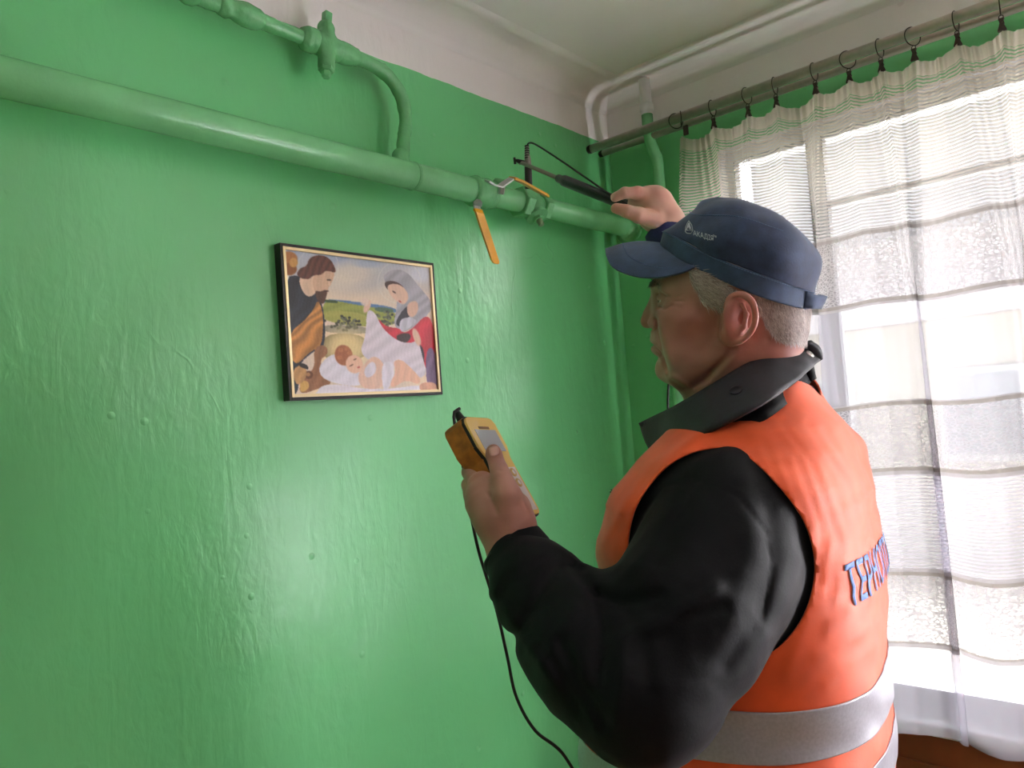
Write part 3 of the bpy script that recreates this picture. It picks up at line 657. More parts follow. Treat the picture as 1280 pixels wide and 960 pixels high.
def curtain_mat():
    m = bpy.data.materials.new('sheer_voile'); m.use_nodes = True; n = m.node_tree; n.nodes.clear(); L = n.links.new
    out = n.nodes.new('ShaderNodeOutputMaterial'); uv = n.nodes.new('ShaderNodeAttribute'); uv.attribute_name = 'cloth'
    sp = n.nodes.new('ShaderNodeSeparateXYZ'); L(uv.outputs['Vector'], sp.inputs[0]); Z = sp.outputs['Y']; Xc = sp.outputs['X']
    def m_(op, a, c=None, d=None):
        k = n.nodes.new('ShaderNodeMath'); k.operation = op
        for i, v in enumerate((a, c, d)):
            if v is None: continue
            if isinstance(v, (int, float)): k.inputs[i].default_value = v
            else: L(v, k.inputs[i])
        return k.outputs[0]
    def band(lo, hi): return m_('MULTIPLY', m_('GREATER_THAN', Z, lo), m_('LESS_THAN', Z, hi))
    # drawn lines: thin opaque threads separated by clear gaps
    nz = n.nodes.new('ShaderNodeTexNoise'); nz.inputs['Scale'].default_value = 14; nz.inputs['Detail'].default_value = 2; L(uv.outputs['Vector'], nz.inputs['Vector'])
    ph = m_('ADD', m_('MULTIPLY', Z, 2*math.pi/.0082), m_('MULTIPLY', nz.outputs['Fac'], 7))
    lines_up = m_('GREATER_THAN', m_('SINE', ph), -.15)
    lines_lo = m_('GREATER_THAN', m_('SINE', m_('MULTIPLY', Z, 2*math.pi/.0078)), .05)
    vo = n.nodes.new('ShaderNodeTexVoronoi'); vo.inputs['Scale'].default_value = 120; vo.feature = 'DISTANCE_TO_EDGE'
    mp = n.nodes.new('ShaderNodeMapping'); mp.inputs['Scale'].default_value = (1, 1.5, 1); L(uv.outputs['Vector'], mp.inputs[0]); L(mp.outputs[0], vo.inputs['Vector'])
    lace = m_('LESS_THAN', vo.outputs['Distance'], .13)
    zA, zB, zC, zD, zE, zF, zG = 1.885, 1.715, 1.482, 1.323, 1.093, .93, .72
    t = .0085
    hem = m_('ADD', m_('ADD', m_('ADD', band(zA-t, zA+t*.6), band(zB-t*.7, zB+t)), m_('ADD', band(zC-t, zC+t*.4), band(zD-t, zD+t))), m_('ADD', band(zE-t, zE+t), m_('ADD', band(zF-t, zF+t*.6), band(2.215, 2.4))))
    dens = m_('ADD', m_('MULTIPLY', band(zA, 2.4), m_('MULTIPLY_ADD', lines_up, .50, .34)), m_('MULTIPLY', m_('ADD', band(zB, zA), m_('ADD', band(zD, zC), band(zF, zE))), m_('MULTIPLY_ADD', lace, .42, .46)))
    dens = m_('ADD', dens, m_('MULTIPLY', band(zE, zD), m_('MULTIPLY_ADD', lines_lo, .38, .48)))
    dens = m_('ADD', dens, m_('MULTIPLY', m_('ADD', band(zC, zB), band(0, zF)), .50))
    dens = m_('ADD', dens, m_('MULTIPLY', hem, .6)); dens = m_('MINIMUM', dens, .95)
    tr = n.nodes.new('ShaderNodeBsdfTransparent'); tl = n.nodes.new('ShaderNodeBsdfTranslucent'); df = n.nodes.new('ShaderNodeBsdfDiffuse')
    cm = n.nodes.new('ShaderNodeMix'); cm.data_type = 'RGBA'; cm.inputs['A'].default_value = rgba(214, 210, 222); cm.inputs['B'].default_value = rgba(208, 200, 186)
    mr = n.nodes.new('ShaderNodeMapRange'); mr.inputs[1].default_value = 1.7; mr.inputs[2].default_value = 2.1; L(Z, mr.inputs[0]); L(mr.outputs[0], cm.inputs['Factor'])
    dk = n.nodes.new('ShaderNodeMix'); dk.data_type = 'RGBA'; dk.inputs['B'].default_value = rgba(158, 150, 146); L(cm.outputs['Result'], dk.inputs['A'])
    thick = m_('MINIMUM', m_('ADD', m_('MULTIPLY', hem, .62), m_('MULTIPLY', m_('ADD', band(zB, zA), m_('ADD', band(zD, zC), band(zF, zE))), .45)), 1.0)
    thick = m_('MULTIPLY', thick, m_('LESS_THAN', Z, 2.2)); L(thick, dk.inputs['Factor'])
    L(dk.outputs['Result'], tl.inputs[0]); L(dk.outputs['Result'], df.inputs[0])
    a = n.nodes.new('ShaderNodeMixShader'); a.inputs[0].default_value = .2; L(tl.outputs[0], a.inputs[1]); L(df.outputs[0], a.inputs[2])
    c = n.nodes.new('ShaderNodeMixShader'); L(dens, c.inputs[0]); L(tr.outputs[0], c.inputs[1]); L(a.outputs[0], c.inputs[2]); L(c.outputs[0], out.inputs[0])
    return m
def curtain():
    ys = sorted(ring_y+[roty(852)]+extra, reverse=True)       # clip points, left (large y) to right
    n = 1300; m = 150; ya, yb = ys[0]+.012, ys[-1]-.02
    Y = np.linspace(ya, yb, n); top = 2.249
    ysr = np.array(ys)[::-1]
    # sag of the top edge between clips
    idx = np.clip(np.searchsorted(ysr, Y), 1, len(ysr)-1); g0, g1 = ysr[idx-1], ysr[idx]; tt = np.clip((Y-g0)/(g1-g0), 0, 1); sag = 4*tt*(1-tt)*(.012+.08*(g1-g0))
    V = np.zeros((m, n, 3)); UV = np.zeros((m, n, 3))
    r = np.random.RandomState(11); ph = np.cumsum(r.uniform(.4, 1.6, n))*0
    base = sum(np.sin(Y*k+p)*a for k, p, a in ((31, .3, .5), (47, 2.1, .45), (73, 4.0, .3), (19, 1.2, .4)))
    fine = np.sin(Y*290+3*np.sin(Y*40))*.5+np.sin(Y*470+2)*.3
    cloth_x = np.cumsum(np.r_[0, np.abs(np.diff(Y))*(1.6+.5*np.sin(Y[1:]*33))])
    for j in range(m):
        t = j/(m-1); z = top-sag*(1-t)**6-(top-.725)*t + (.004*np.sin(Y*60+1)+.012*np.sin(Y*27+.5)+.01*base*.5)*t**1.5*0.9
        amp = .009+.026*min(1, t*2.2); ft = math.exp(-t*16)
        # folds: sharp pleats drifting a little as they fall
        f_ = base*amp*.95+fine*(.006*ft+.0012)
        sh = .010*np.sin(Y*33+t*2.2)*t+.012*math.sin(t*3)*np.sin(Y*11+1)
        flare = .018*math.sin(min(t*1.6, 1)*math.pi)*np.exp(-(ya-Y)*9)
        V[j, :, 0] = XR+f_+.004*t; V[j, :, 1] = Y+sh+flare*1.2+.036*np.cos(Y*31+.3)*min(1, t*2.5)+.010*np.cos(Y*57+2)*min(1, t*1.6)
        V[j, :, 2] = z; UV[j, :, 0] = cloth_x; UV[j, :, 1] = 2.249-(2.249-.725)*t
    Vf = V.reshape(-1, 3); i0 = (np.arange(m-1)[:, None]*n+np.arange(n-1)[None]).ravel()
    Fq = np.stack([i0, i0+1, i0+n+1, i0+n], 1)
    me = mesh_np('curtain', Vf, Fq); at = me.attributes.new('cloth', 'FLOAT_VECTOR', 'POINT'); at.data.foreach_set('vector', UV.reshape(-1).astype(np.float32))
    o = link('curtain', me, curtain_mat()); tag(o, 'sheer cream and white voile curtain with striped and lace bands, hung on clip rings', 'curtain'); return o
curtain()

# ================================================================ THE MAN
def bounds(pts, pad): pts = np.array(pts); return pts.min(0)-pad, pts.max(0)+pad
nrm = lambda v: np.asarray(v, float)/np.linalg.norm(v)
# head frame: a = forwards, l = to his left (towards the room), u = up
PSI = math.radians(18)
hA = -Rv*math.cos(PSI)+Fv*math.sin(PSI); hL = -Rv*math.sin(PSI)-Fv*math.cos(PSI); hU = Uv.copy()
hL, hU = hL*math.cos(.15)-hU*math.sin(.15), hU*math.cos(.15)+hL*math.sin(.15)
HO = P(925, 400, .95); HM = np.stack([hA, hL, hU]).astype(np.float32)
def h(x, y, s=0.):
    """point of the sight line x,y lying s metres to his left of the head's mid plane"""
    r = P(x, y, 1)-CAM; t = ((HO+hL*s-CAM)@hL)/(r@hL); return CAM+t*r
def hl(x, y, s=0.):
    q = HM@(h(x, y, s)-HO); return q.astype(np.float32)
def toH(p):
    q = (p-HO.astype(np.float32))@HM.T; q[:, 1] = np.abs(q[:, 1]); return q
def toH_s(p): return (p-HO.astype(np.float32))@HM.T
def fromH(q): return HO+np.asarray(q)@HM
def sph(q, c, r): return np.linalg.norm(q-c, axis=1)-r

def head_sdf(p):
    q = toH(p)
    d = ell(q, hl(919, 350), (.093, .074, .085))
    d = smin(d, ell(q, hl(872, 372), (.056, .052, .052)), .02)                 # forehead
    d = smin(d, ell(q, hl(872, 408), (.054, .056, .060)), .02)                 # face
    d = smin(d, ell(q, hl(868, 436), (.046, .047, .040)), .02)                 # jaw
    d = smin(d, cap(q, hl(905, 440, .050), hl(850, 468, .026), .016, .016), .02)  # jaw line
    d = smin(d, ell(q, hl(838, 462), (.020, .022, .017)), .012)                # chin
    d = smin(d, ell(q, hl(846, 430), (.030, .029, .026)), .012)                # muzzle
    d = smin(d, cap(q, hl(824, 357, 0), hl(836, 357, .038), .0085, .009), .012) # brow
    d = smin(d, ell(q, hl(851, 398, .040), (.026, .017, .018)), .016)          # cheek bone
    d = smin(d, ell(q, hl(858, 432, .036), (.028, .019, .026)), .014)          # jowl
    # eye socket
    d = smax(d, -(sph(q, hl(818, 371, .034), .0135)), .010)
    e = sph(q, hl(835, 374, .0295), .0125)
    lid_u = smax(sph(q, hl(835, 374, .0295), .0140), -(q-hl(828, 375.2, .03))@np.array([-.15, 0, 1], np.float32), .001)
    lid_l = smax(sph(q, hl(835, 374, .0295), .0136), (q-hl(828, 377.8, .03))@np.array([.15, 0, 1], np.float32), .001)
    d = smin(d, e, .001); d = smin(d, lid_u, .0015); d = smin(d, lid_l, .003)
    d = smin(d, cap(q, hl(829, 385, .028), hl(840, 386, .038), .004, .003), .006)  # bag under the eye
    # nose
    n = cap(q, hl(823, 368), hl(812, 392), .0070, .0085); n = smin(n, sph(q, hl(809.5, 401.5), .0092), .006)
    n = smin(n, cap(q, hl(828, 374, .006), hl(822, 400, .012), .007, .008), .008)
    n = smin(n, ell(q, hl(819, 404, .0125), (.0095, .0065, .0075)), .004)
    n = smax(n, -ell(q, hl(814, 411, .007), (.005, .0030, .004)), .002)
    d = smin(d, n, .006)
    d = d+groove(q, [hl(824, 396, .0165), hl(829, 404, .020), hl(826, 411, .0165)], .0028, .0016)
    # lips
    d = smin(d, cap(q, hl(820.5, 425, 0), hl(828, 430, .016), .0065, .0040), .004)
    d = smin(d, cap(q, hl(822, 438, 0), hl(829, 436, .014), .0068, .0045), .004)
    d = smin(d, ell(q, hl(822, 417, 0), (.008, .012, .008)), .006)
    d = d+groove(q, [hl(814, 431.5, 0), hl(820, 432, .010), hl(829, 434, .021), hl(834, 439, .027)], .0017, .0030)
    d = d+groove(q, [hl(818, 447, 0), hl(828, 449, .015)], .005, .0025)
    # folds of an older face: relief across the side of the head
    def g2(pts, w_, dep, s_=.03):
        c = [hl(x, y, s_) for x, y in pts]; r = q.copy(); r[:, 1] = 0
        c = [np.array([k[0], 0, k[2]], np.float32) for k in c]; return groove(r, c, w_, dep)
    d = d+g2([(820, 399), (822.5, 405), (820.5, 411.5), (815, 412.5)], .0018, .0022, .014)
    d = d-g2([(816, 406), (818, 407)], .0045, .0012, .014)
    d = d+g2([(822, 399), (823.5, 418), (828, 430), (830.5, 442), (833, 452), (837, 466)], .0032, .0034, .022)
    d = d-g2([(829, 408), (834, 424), (838, 440), (841, 455)], .0060, .0022)
    d = d+g2([(812, 430.5), (821, 432.5), (827.5, 438.5), (828.5, 443)], .0018, .0030, .012)
    d = d-g2([(814, 425.5), (820, 427.5)], .0032, .0012, .008)-g2([(815, 437.5), (821, 438.5)], .0032, .0013, .008)
    d = d+g2([(815, 447.5), (823, 446.5)], .0038, .0018, .01)
    d = d-g2([(835, 466), (847, 471), (860, 481)], .0040, .0025)+g2([(842, 476), (856, 486)], .0040, .0030)
    d = d+g2([(917, 434), (893, 463), (868, 484)], .0040, .0038, .05)-g2([(925, 438), (903, 465), (878, 490)], .0060, .0028, .05)
    d = d+g2([(902, 386), (900, 412)], .0018, .0012, .066)+g2([(896, 392), (894, 410)], .0016, .0009, .066)
    d = d+g2([(821, 368.5), (829, 367.5), (838, 371)], .0018, .0018, .034)+g2([(825, 384), (833, 386), (842, 381)], .0020, .0020, .034)
    d = d-g2([(812, 358), (824, 361), (836, 365)], .0045, .0020, .03)
    for x1, y1, x2, y2 in ((843, 372, 854, 368), (844, 376, 856, 376), (843, 381, 853, 385)): d = d+g2([(x1, y1), (x2, y2)], .0013, .0009, .045)
    d = d-g2([(850, 400), (866, 396)], .012, .0028, .05)+g2([(856, 428), (872, 440)], .014, .0030, .05)
    # ear
    E = lambda x, y, s_: hl(740+x/4, 280+y/4, s_)
    ec = E(737, 472, .081); ax = nrm([-.40, 1, .05]); up = nrm([-.16, 0, 1.0]); up = nrm(up-ax*(up@ax)); fw = np.cross(up, ax)
    EM = np.stack([fw, ax, up]).astype(np.float32); r = (q-ec)@EM.T
    ear = ell(r, (-.001, -.002, .002), (.0185, .0060, .0275)); ear = smin(ear, ell(q, E(688, 560, .079), (.0105, .005, .012)), .008)
    ear = smax(ear, -ell(r, (.000, .0075, .004), (.0130, .0075, .0200)), .0025)
    ear = smax(ear, -ell(r, (.005, .003, .001), (.0060, .0100, .0100)), .003)
    rim = chain(q, spline([E(668, 415, .077), E(690, 368, .081), E(745, 352, .086), E(795, 382, .090), E(817, 440, .092), E(813, 500, .091), E(787, 548, .088), E(745, 584, .085), E(702, 596, .081)], 22), np.interp(np.linspace(0, 1, 22), [0, .3, .6, 1], [.0028, .0038, .0036, .0036]), .001); ear = smin(ear, rim, .0028)
    ear = smin(ear, chain(q, [E(752, 400, .083), E(773, 452, .085), E(762, 512, .085), E(728, 545, .083)], [.0022, .0027, .0028, .003], .002), .003)
    ear = smin(ear, ell(q, E(684, 488, .081), (.004, .0045, .0065)), .003)
    ear = smin(ear, cap(q, E(700, 420, .064), E(690, 550, .064), .012), .006)
    d = smin(d, ear, .004)
    # neck
    d = smin(d, cap(q, hl(945, 410), hl(928, 545), .060, .060), .022)
    d = smin(d, cap(q, hl(870, 462), hl(905, 520), .028, .040), .022)
    d = smin(d, cap(q, hl(930, 440, .045), hl(885, 515, .022), .014, .012), .014)
    d = d+groove(q, [hl(900, 440, .06), hl(885, 470, .045), hl(872, 485, .02)], .005, .003)
    d = d+groove(q, [hl(960, 425, .055), hl(985, 432, .03), hl(1000, 434, 0)], .005, .002)
    return d+wob(p, 300, 2)*.00012
V, Q = mesh_sdf(head_sdf, *bounds([HO+HM.T@np.array([a, b_, c]) for a in (-.125, .155) for b_ in (-.115, .115) for c in (-.17, .165)], .01), .0021, relax=2)
bodyV, bodyF, bodyC = [], [], []
def skin_col(V):
    q = toH(V.astype(np.float32)); C = np.tile(np.array([186, 146, 130.]), (len(V), 1))
    def sp(c, r, col, a):
        w_ = np.exp(-(np.linalg.norm(q-c, axis=1)/r)**2)[:, None]*a; C[:] = C*(1-w_)+np.array(col)*w_
    sp(hl(850, 400, .045), .032, (178, 112, 100), .45); sp(hl(880, 420, .06), .05, (176, 116, 104), .4)
    sp(hl(808, 402), .014, (192, 118, 102), .6); sp(hl(924, 398, .085), .040, (196, 116, 106), .7)
    sp(hl(980, 440, .04), .06, (200, 120, 106), .6); sp(hl(945, 470, .05), .07, (182, 112, 98), .5)
    sp(hl(820, 426), .008, (150, 88, 80), .7); sp(hl(821, 438), .008, (166, 96, 88), .7)
    sp(hl(845, 455, .03), .028, (164, 130, 118), .5); sp(hl(826, 372, .03), .012, (160, 108, 98), .5)
    n = wob(V.astype(np.float32), 180, 5)[:, None]*4+wob(V.astype(np.float32), 60, 6)[:, None]*4
    return lin(np.clip(C+n*np.array([1, .8, .7]), 0, 255))
def add_body(V, Q, C): 
    b = sum(len(v) for v in bodyV); bodyV.append(np.asarray(V)); bodyF.append(np.asarray(Q)+b); bodyC.append(C)
HC = skin_col(V)
# eye white / iris on the ball
qh = toH(V.astype(np.float32)); ec_ = hl(835, 374, .0295); rr_ = np.linalg.norm(qh-ec_, axis=1)
ball = (rr_ < .01285) & (qh[:, 0] > ec_[0]+.002) & (qh[:, 2] < hl(828, 375.0, .03)[2]) & (qh[:, 2] > hl(828, 378.0, .03)[2]); HC[ball] = lin([205, 198, 190]); look = ec_+nrm([.93, .12, -.28])*.0125
HC[ball & (np.linalg.norm(qh-look, axis=1) < .0058)] = lin([70, 62, 52]); HC[ball & (np.linalg.norm(qh-look, axis=1) < .0028)] = lin([10, 10, 10])
add_body(V, Q, HC); headV, headQ = V, Q

# ---- torso frame
TO = P(934, 500, .975); PT = math.radians(27)
r3 = R0; f3 = np.array([math.cos(YAW), math.sin(YAW), 0])
tA = -r3*math.cos(PT)+f3*math.sin(PT); tL = -r3*math.sin(PT)-f3*math.cos(PT); tU = np.array([0, 0, 1.])
TM = np.stack([tA, tL, tU]).astype(np.float32)
def toT(p): return (p-TO.astype(np.float32))@TM.T
def fromT(q): return TO+np.asarray(q)@TM
TK = np.array([  # z, centre a, half depth, half width
    (.06, -.005, .055, .058), (.02, -.005, .066, .070), (-.01, -.006, .082, .098), (-.035, -.006, .098, .140), (-.065, .002, .120, .175), (-.10, .014, .140, .196),
    (-.16, .024, .152, .205), (-.25, .030, .158, .205), (-.35, .038, .166, .203), (-.45, .055, .176, .203), (-.55, .062, .178, .203), (-.70, .055, .174, .203), (-.80, .03, .172, .20), (-.95, .02, .15, .19)], float)
def torso(q, grow=0.):
    z = q[:, 2]; zz = TK[::-1, 0]; ca, ra, rs = [np.interp(z, zz, TK[::-1, i]).astype(np.float32) for i in (1, 2, 3)]
    ra = ra+grow; rs = rs+grow; x = np.abs(q[:, 0]-ca)/ra; y = np.abs(q[:, 1])/rs
    k = (x**2.5+y**2.5)**.4
    g = np.sqrt((x/ra)**2+(y/rs)**2)/np.maximum(np.sqrt(x*x+y*y), 1e-6)
    d = (k-1)/g; top = z-(TK[0, 0]+grow)
    d = d*np.where((z > -.12) & (z < .03), .72, 1.)
    return np.maximum(d, top)
TB = TO  # joints of the near (left) arm, all real positions
SH = P(912, 652, .835); E1 = P(850, 785, .765); EL = P(800, 858, .735); FA = P(722, 790, .79); FB = P(672, 735, .835); WR = P(642, 694, .875)
def sleeve(p):
    d = chain(p, [SH, P(888, 720, .80), E1, EL], [.086, .084, .078, .069], .03)
    d = smin(d, chain(p, [EL, P(750, 822, .765), FA, FB, P(648, 702, .865)], [.070, .070, .064, .050, .040], .02), .022)
    d = smin(d, ell(p, P(808, 878, .735), (.06, .06, .05)), .03)
    return d
# the other arm, raised to the pipe
RW = P(838, 288, 1.455); RE = P(905, 405, 1.30); RS = fromT((-.0, -.185, -.10))
def sleeve_r(p): return chain(p, [P(857, 326, 1.43), RE, RS], [.042, .060, .080], .02)
def creaser(p, kw=1., kd=1., back=.07):
    v = p-CAM.astype(np.float32); dd = v@Fv.astype(np.float32); px = np.stack([640+f*(v@Rv.astype(np.float32))/dd, 480-f*(v@Uv.astype(np.float32))/dd, dd*0], 1)
    def g(pts, w_, d_):      # a crease across the near face of the cloth
        k = groove(px, [np.array([a_[0], a_[1], 0]) for a_ in pts], w_*1150*kw, d_*kd); lim = max(a_[2] for a_ in pts)+back
        return k/(1+np.exp((dd-lim)/.008))
    return g
def folds(p):
    """creases of the jacket sleeve"""
    g = creaser(p, .75, .6)
    o = g([(712, 708, .79), (745, 742, .745), (778, 754, .715), (822, 745, .69)], .010, .009)
    o += g([(745, 745, .74), (752, 790, .70), (748, 850, .68)], .010, .012)
    o += g([(690, 715, .82), (668, 760, .80), (640, 800, .81)], .010, .010)
    o += g([(728, 712, .83), (690, 700, .84), (655, 716, .83)], .008, .004)
    o += g([(640, 720, .84), (615, 760, .86)], .008, .006)
    o += g([(960, 640, .76), (966, 700, .72), (948, 770, .70), (905, 830, .69)], .013, .005)
    o += g([(868, 600, .76), (845, 650, .72), (822, 705, .70)], .014, .007)
    o += g([(700, 800, .75), (722, 850, .72), (756, 905, .69)], .009, .009)
    o += g([(660, 790, .80), (700, 840, .76), (725, 890, .73)], .008, .006)
    o += g([(805, 640, .80), (830, 606, .80), (880, 600, .79), (925, 622, .77), (957, 665, .77), (966, 715, .77), (952, 775, .77)], .0026, .0026)
    o -= g([(935, 620, .75), (940, 690, .71), (912, 770, .68)], .018, .003)
    o += g([(790, 770, .71), (806, 815, .67), (812, 865, .655)], .012, .005)
    o += g([(800, 758, .70), (850, 772, .68), (905, 760, .68)], .010, .003)
    o -= g([(795, 790, .69), (850, 765, .675), (895, 735, .68)], .013, .008)
    o -= g([(780, 800, .70), (778, 850, .67), (772, 900, .67)], .011, .007)
    o -= g([(620, 745, .85), (650, 790, .81), (690, 850, .765)], .011, .006)
    o -= g([(720, 760, .77), (700, 790, .76), (680, 830, .76)], .011, .006)
    return o
def jacket_sdf(p):
    q = toT(p); t = torso(q)+wob(p, 24, 8)*.0020+wob(p, 60, 18, (0, 0, 1))*.0008
    s = sleeve(p); s = s+folds(p)+np.abs(wob(p, 30, 4, tuple(EL-SH)))*.0022+np.abs(wob(p, 62, 14))*.0008+np.abs(wob(p, 110, 15))*.0006
    r = sleeve_r(p)+wob(p, 50, 5)*.002
    d = np.maximum(smin(t, s, .014), q[:, 2]-.012)                  # open at the neck
    d = smin(d, r, .03)
    d = np.maximum(d, -(q[:, 2]+.72))                             # hem
    d = smax(d, -((p-P(638, 688, .88).astype(np.float32))@nrm(FB-WR).astype(np.float32)), .003)*1. if False else d
    return d
ALL = [fromT((a, l, z)) for a in (-.2, .25) for l in (-.22, .22) for z in (.03, -.74)]+[SH, EL, WR, RW, RE]
lo, hi = bounds(ALL, .09)
JV, JQ = mesh_sdf(jacket_sdf, lo, hi, .0046, relax=1)
# cut the cuffs open, plane across each wrist
cL = nrm(WR-FB); g = .002-((JV-P(643, 694, .875))@cL); g = np.where(np.linalg.norm(JV-WR, axis=1) < .09, g, 1.)
JV, JF = clip_mesh(JV, JQ, g)
man = thing('person', tuple(fromT((0, 0, 0))*np.array([1, 1, 0])), 'man in orange vest, black jacket and blue cap holding a gas detector', 'person')
M_jack = mat('black_jacket_cloth', (7, 9, 15), .7, spec=.2, noise=.25, nscale=300, bump=.25, bscale=420, bdist=.0006, sheen=.03)
bpy.context.view_layer.update()
jo = link('jacket', mesh_np('jacket', JV, JF), M_jack, man); tag(jo, 'black jacket with full sleeves')

# ---- vest: the torso surface a little further out, cut at armholes, neck and hem
def vest_sdf(p):
    q = toT(p); d = torso(q, .010)
    b = smin(d, np.linalg.norm(p-(SH+tL*-.03).astype(np.float32), axis=1)-.088, .03)
    b = b+wob(p, 17, 31)*.0035+wob(p, 34, 33, (0, 0, 1))*.0028+wob(p, 75, 34, (.0, 0, 1))*.0011
    o = groove(p, [fromT((-.165, .04, -.12)), fromT((-.17, .09, -.25)), fromT((-.16, .12, -.36))], .014, .006)
    o += groove(p, [fromT((-.17, -.02, -.1)), fromT((-.18, .03, -.3))], .011, .004)
    G = lambda pts, w_, d_: groove(p, [P(*k) for k in pts], w_, d_)
    o -= G([(1066, 560, .97), (1050, 690, .95), (1028, 790, .93), (1014, 880, .93), (1012, 980, .93)], .022, .010)
    o += G([(1000, 800, .88), (985, 850, .88), (985, 930, .88)], .03, .008)
    h_ = creaser(p, 1.15, -.42, .10)
    for k in range(8):
        x = 900+k*20; o += h_([(x, 500+k*6, .92), (x+45, 550+k*9, .92), (x+75+k, 630+k*14, .93), (x+72-k*2, 720+k*8, .93)], .0042+.001*(k % 3), .0030)
    for k in range(7):
        y = 650+k*33; o += h_([(1012+(11*k % 23), y+8, .92), (1045, y-6+3*(k % 2), .93), (1092, y-38, .96)], .0045, .0028)
    for k in range(4): o += h_([(915+k*22, 838+6*(k % 2), .90), (935+k*24, 800-8*k, .90), (990+k*8, 740-6*k, .92)], .007, .0026)
    o += h_([(868, 548, .90), (815, 580, .90), (776, 640, .90), (744, 700, .90), (728, 740, .9)], .0040, .0030)
    jz = smin(torso(q), sleeve(p), .014); c_ = [P(830, 568, .90).astype(np.float32), P(785, 600, .90).astype(np.float32)]
    b = smin(b, smax(jz-.0075, np.minimum(np.linalg.norm(p-c_[0], axis=1), np.linalg.norm(p-c_[1], axis=1))-.075, .02), .008)
    return np.maximum(b+o, -(q[:, 2]+.70))
lo, hi = bounds([fromT((a, l, z)) for a in (-.22, .25) for l in (-.25, .25) for z in (.04, -.71)], .03)
VV, VQ = mesh_sdf(vest_sdf, lo, hi, .0055, relax=1)
vq = (VV-TO)@TM.T.astype(float)
def arm_g(q):
    s_ = np.abs(q[:, 1]); 
    e = np.sqrt(np.abs((q[:, 0]-.012)/np.where(q[:, 0] > .012, .098, .096))**2.0+np.abs((q[:, 2]+.160)/.110)**np.where(q[:, 2] > -.16, 1.7, 2.2))-1
    # the hole narrows to a slit towards the shoulder top
    return np.where(s_ > .075, e*.1, 1.)
g1 = arm_g(vq)
neck = np.sqrt(((vq[:, 0]-.00)/.085)**2+(vq[:, 1]/.085)**2)-1
neck = np.where(vq[:, 2] > -.10, neck*.1, 1.)
front = np.where(vq[:, 0] > 0, np.abs(vq[:, 1])-np.clip((vq[:, 2]+.30)*.42, 0.004, .1), 1.)     # V opening down the front
hem = vq[:, 2]+.685
gg = np.minimum(np.minimum(g1, neck), np.minimum(front, hem))
def cut(V, Q, fn_list):
    Qc = Q; 
    for fn in fn_list:
        g = fn((V-TO)@TM.T.astype(float))
        if isinstance(Qc, np.ndarray): V, Qc = clip_mesh(V, Qc, g)
        else:
            F4 = np.array([q for q in Qc if len(q) == 4]); rest = [q for q in Qc if len(q) != 4]
            tri = [(q[0], q[i], q[i+1]) for q in rest for i in range(1, len(q)-1)]
            F4 = np.concatenate([F4, np.array([(t[0], t[1], t[2], t[2]) for t in tri]).reshape(-1, 4)]) if tri else F4
            V, Qc = clip_mesh(V, F4, g); Qc = [tuple(dict.fromkeys(q)) for q in Qc]; Qc = [q for q in Qc if len(q) >= 3]
    return V, Qc
neck_f = lambda q: np.where(q[:, 2] > -.10, np.sqrt(((q[:, 0]+.002)/.086)**2+(q[:, 1]/.088)**2)-1, 1.)*.1
front_f = lambda q: np.where(q[:, 0] > 0, np.abs(q[:, 1])-np.clip((q[:, 2]+.30)*.42, .004, .1), 1.)
hem_f = lambda q: q[:, 2]+.685
b_of = lambda q: -.40+.0*q[:, 0]
B1, B2_ = (-.370, -.317), (-.452, -.40)
OV, OF = cut(VV, VQ, [arm_g, neck_f, front_f, hem_f])
M_org = mat('orange_vest_cloth', (246, 92, 30), .62, noise=.07, nscale=30, bump=.15, bscale=500, bdist=.0005, sheen=.2)
M_org.node_tree.nodes['Principled BSDF'].inputs['Subsurface Weight'].default_value = 0
vo_ = link('vest', mesh_np('vest', OV, OF), M_org, man); solid(vo_, .0022, 0)
tag(vo_, 'orange safety vest')
vest_bvh = bvh_of(OV, OF)
# reflective tape: strips lying on the vest
def tape(z0, z1):
    n_ = np.zeros_like(OV); 
    V2, F2 = cut(np.array(OV), OF, [lambda q: np.minimum(q[:, 2]-(z0+.0*q[:, 0]), (z1)-q[:, 2])])
    q = (V2-TO)@TM.T.astype(float); d = q*np.array([1, 1, 0]); d /= np.linalg.norm(d, axis=1)[:, None]; V2 = V2+(d@TM)*.0022
    o = link('reflective_tape', mesh_np('reflective_tape', V2, F2), bpy.data.materials['reflective_tape'], vo_); solid(o, .0012, 0); tag(o, 'silver grey tape around the vest'); return o
mat('reflective_tape', (176, 176, 184), .42, .25, noise=.08, nscale=300, bump=.15, bscale=300, bdist=.0006)
bpy.context.view_layer.update()
for z0, z1 in (B1, B2_): tape(z0, z1)
# lettering wrapped round the back
def text_mesh(s, size, bold=0):
    c = bpy.data.curves.new('t', 'FONT'); c.body = s; c.size = size; c.resolution_u = 3; c.offset = size*bold
    o = bpy.data.objects.new('t', c); COL.objects.link(o); bpy.context.view_layer.update()
    me = bpy.data.meshes.new_from_object(o.evaluated_get(bpy.context.evaluated_depsgraph_get()))
    bpy.data.objects.remove(o); bm = bmesh.new(); bm.from_mesh(me); bmesh.ops.triangulate(bm, faces=bm.faces)
    for _ in range(2):
        le = [e for e in bm.edges if e.calc_length() > size*.12]; bmesh.ops.subdivide_edges(bm, edges=le, cuts=1)
        bmesh.ops.triangulate(bm, faces=bm.faces)
    V = np.array([v.co[:] for v in bm.verts]); F = [tuple(v.index for v in fc.verts) for fc in bm.faces]; bm.free(); return V, F
V, Fq = text_mesh('ТЕРНОПІЛЬГАЗ', .052, .014); wdt = V[:, 0].max()
out = []
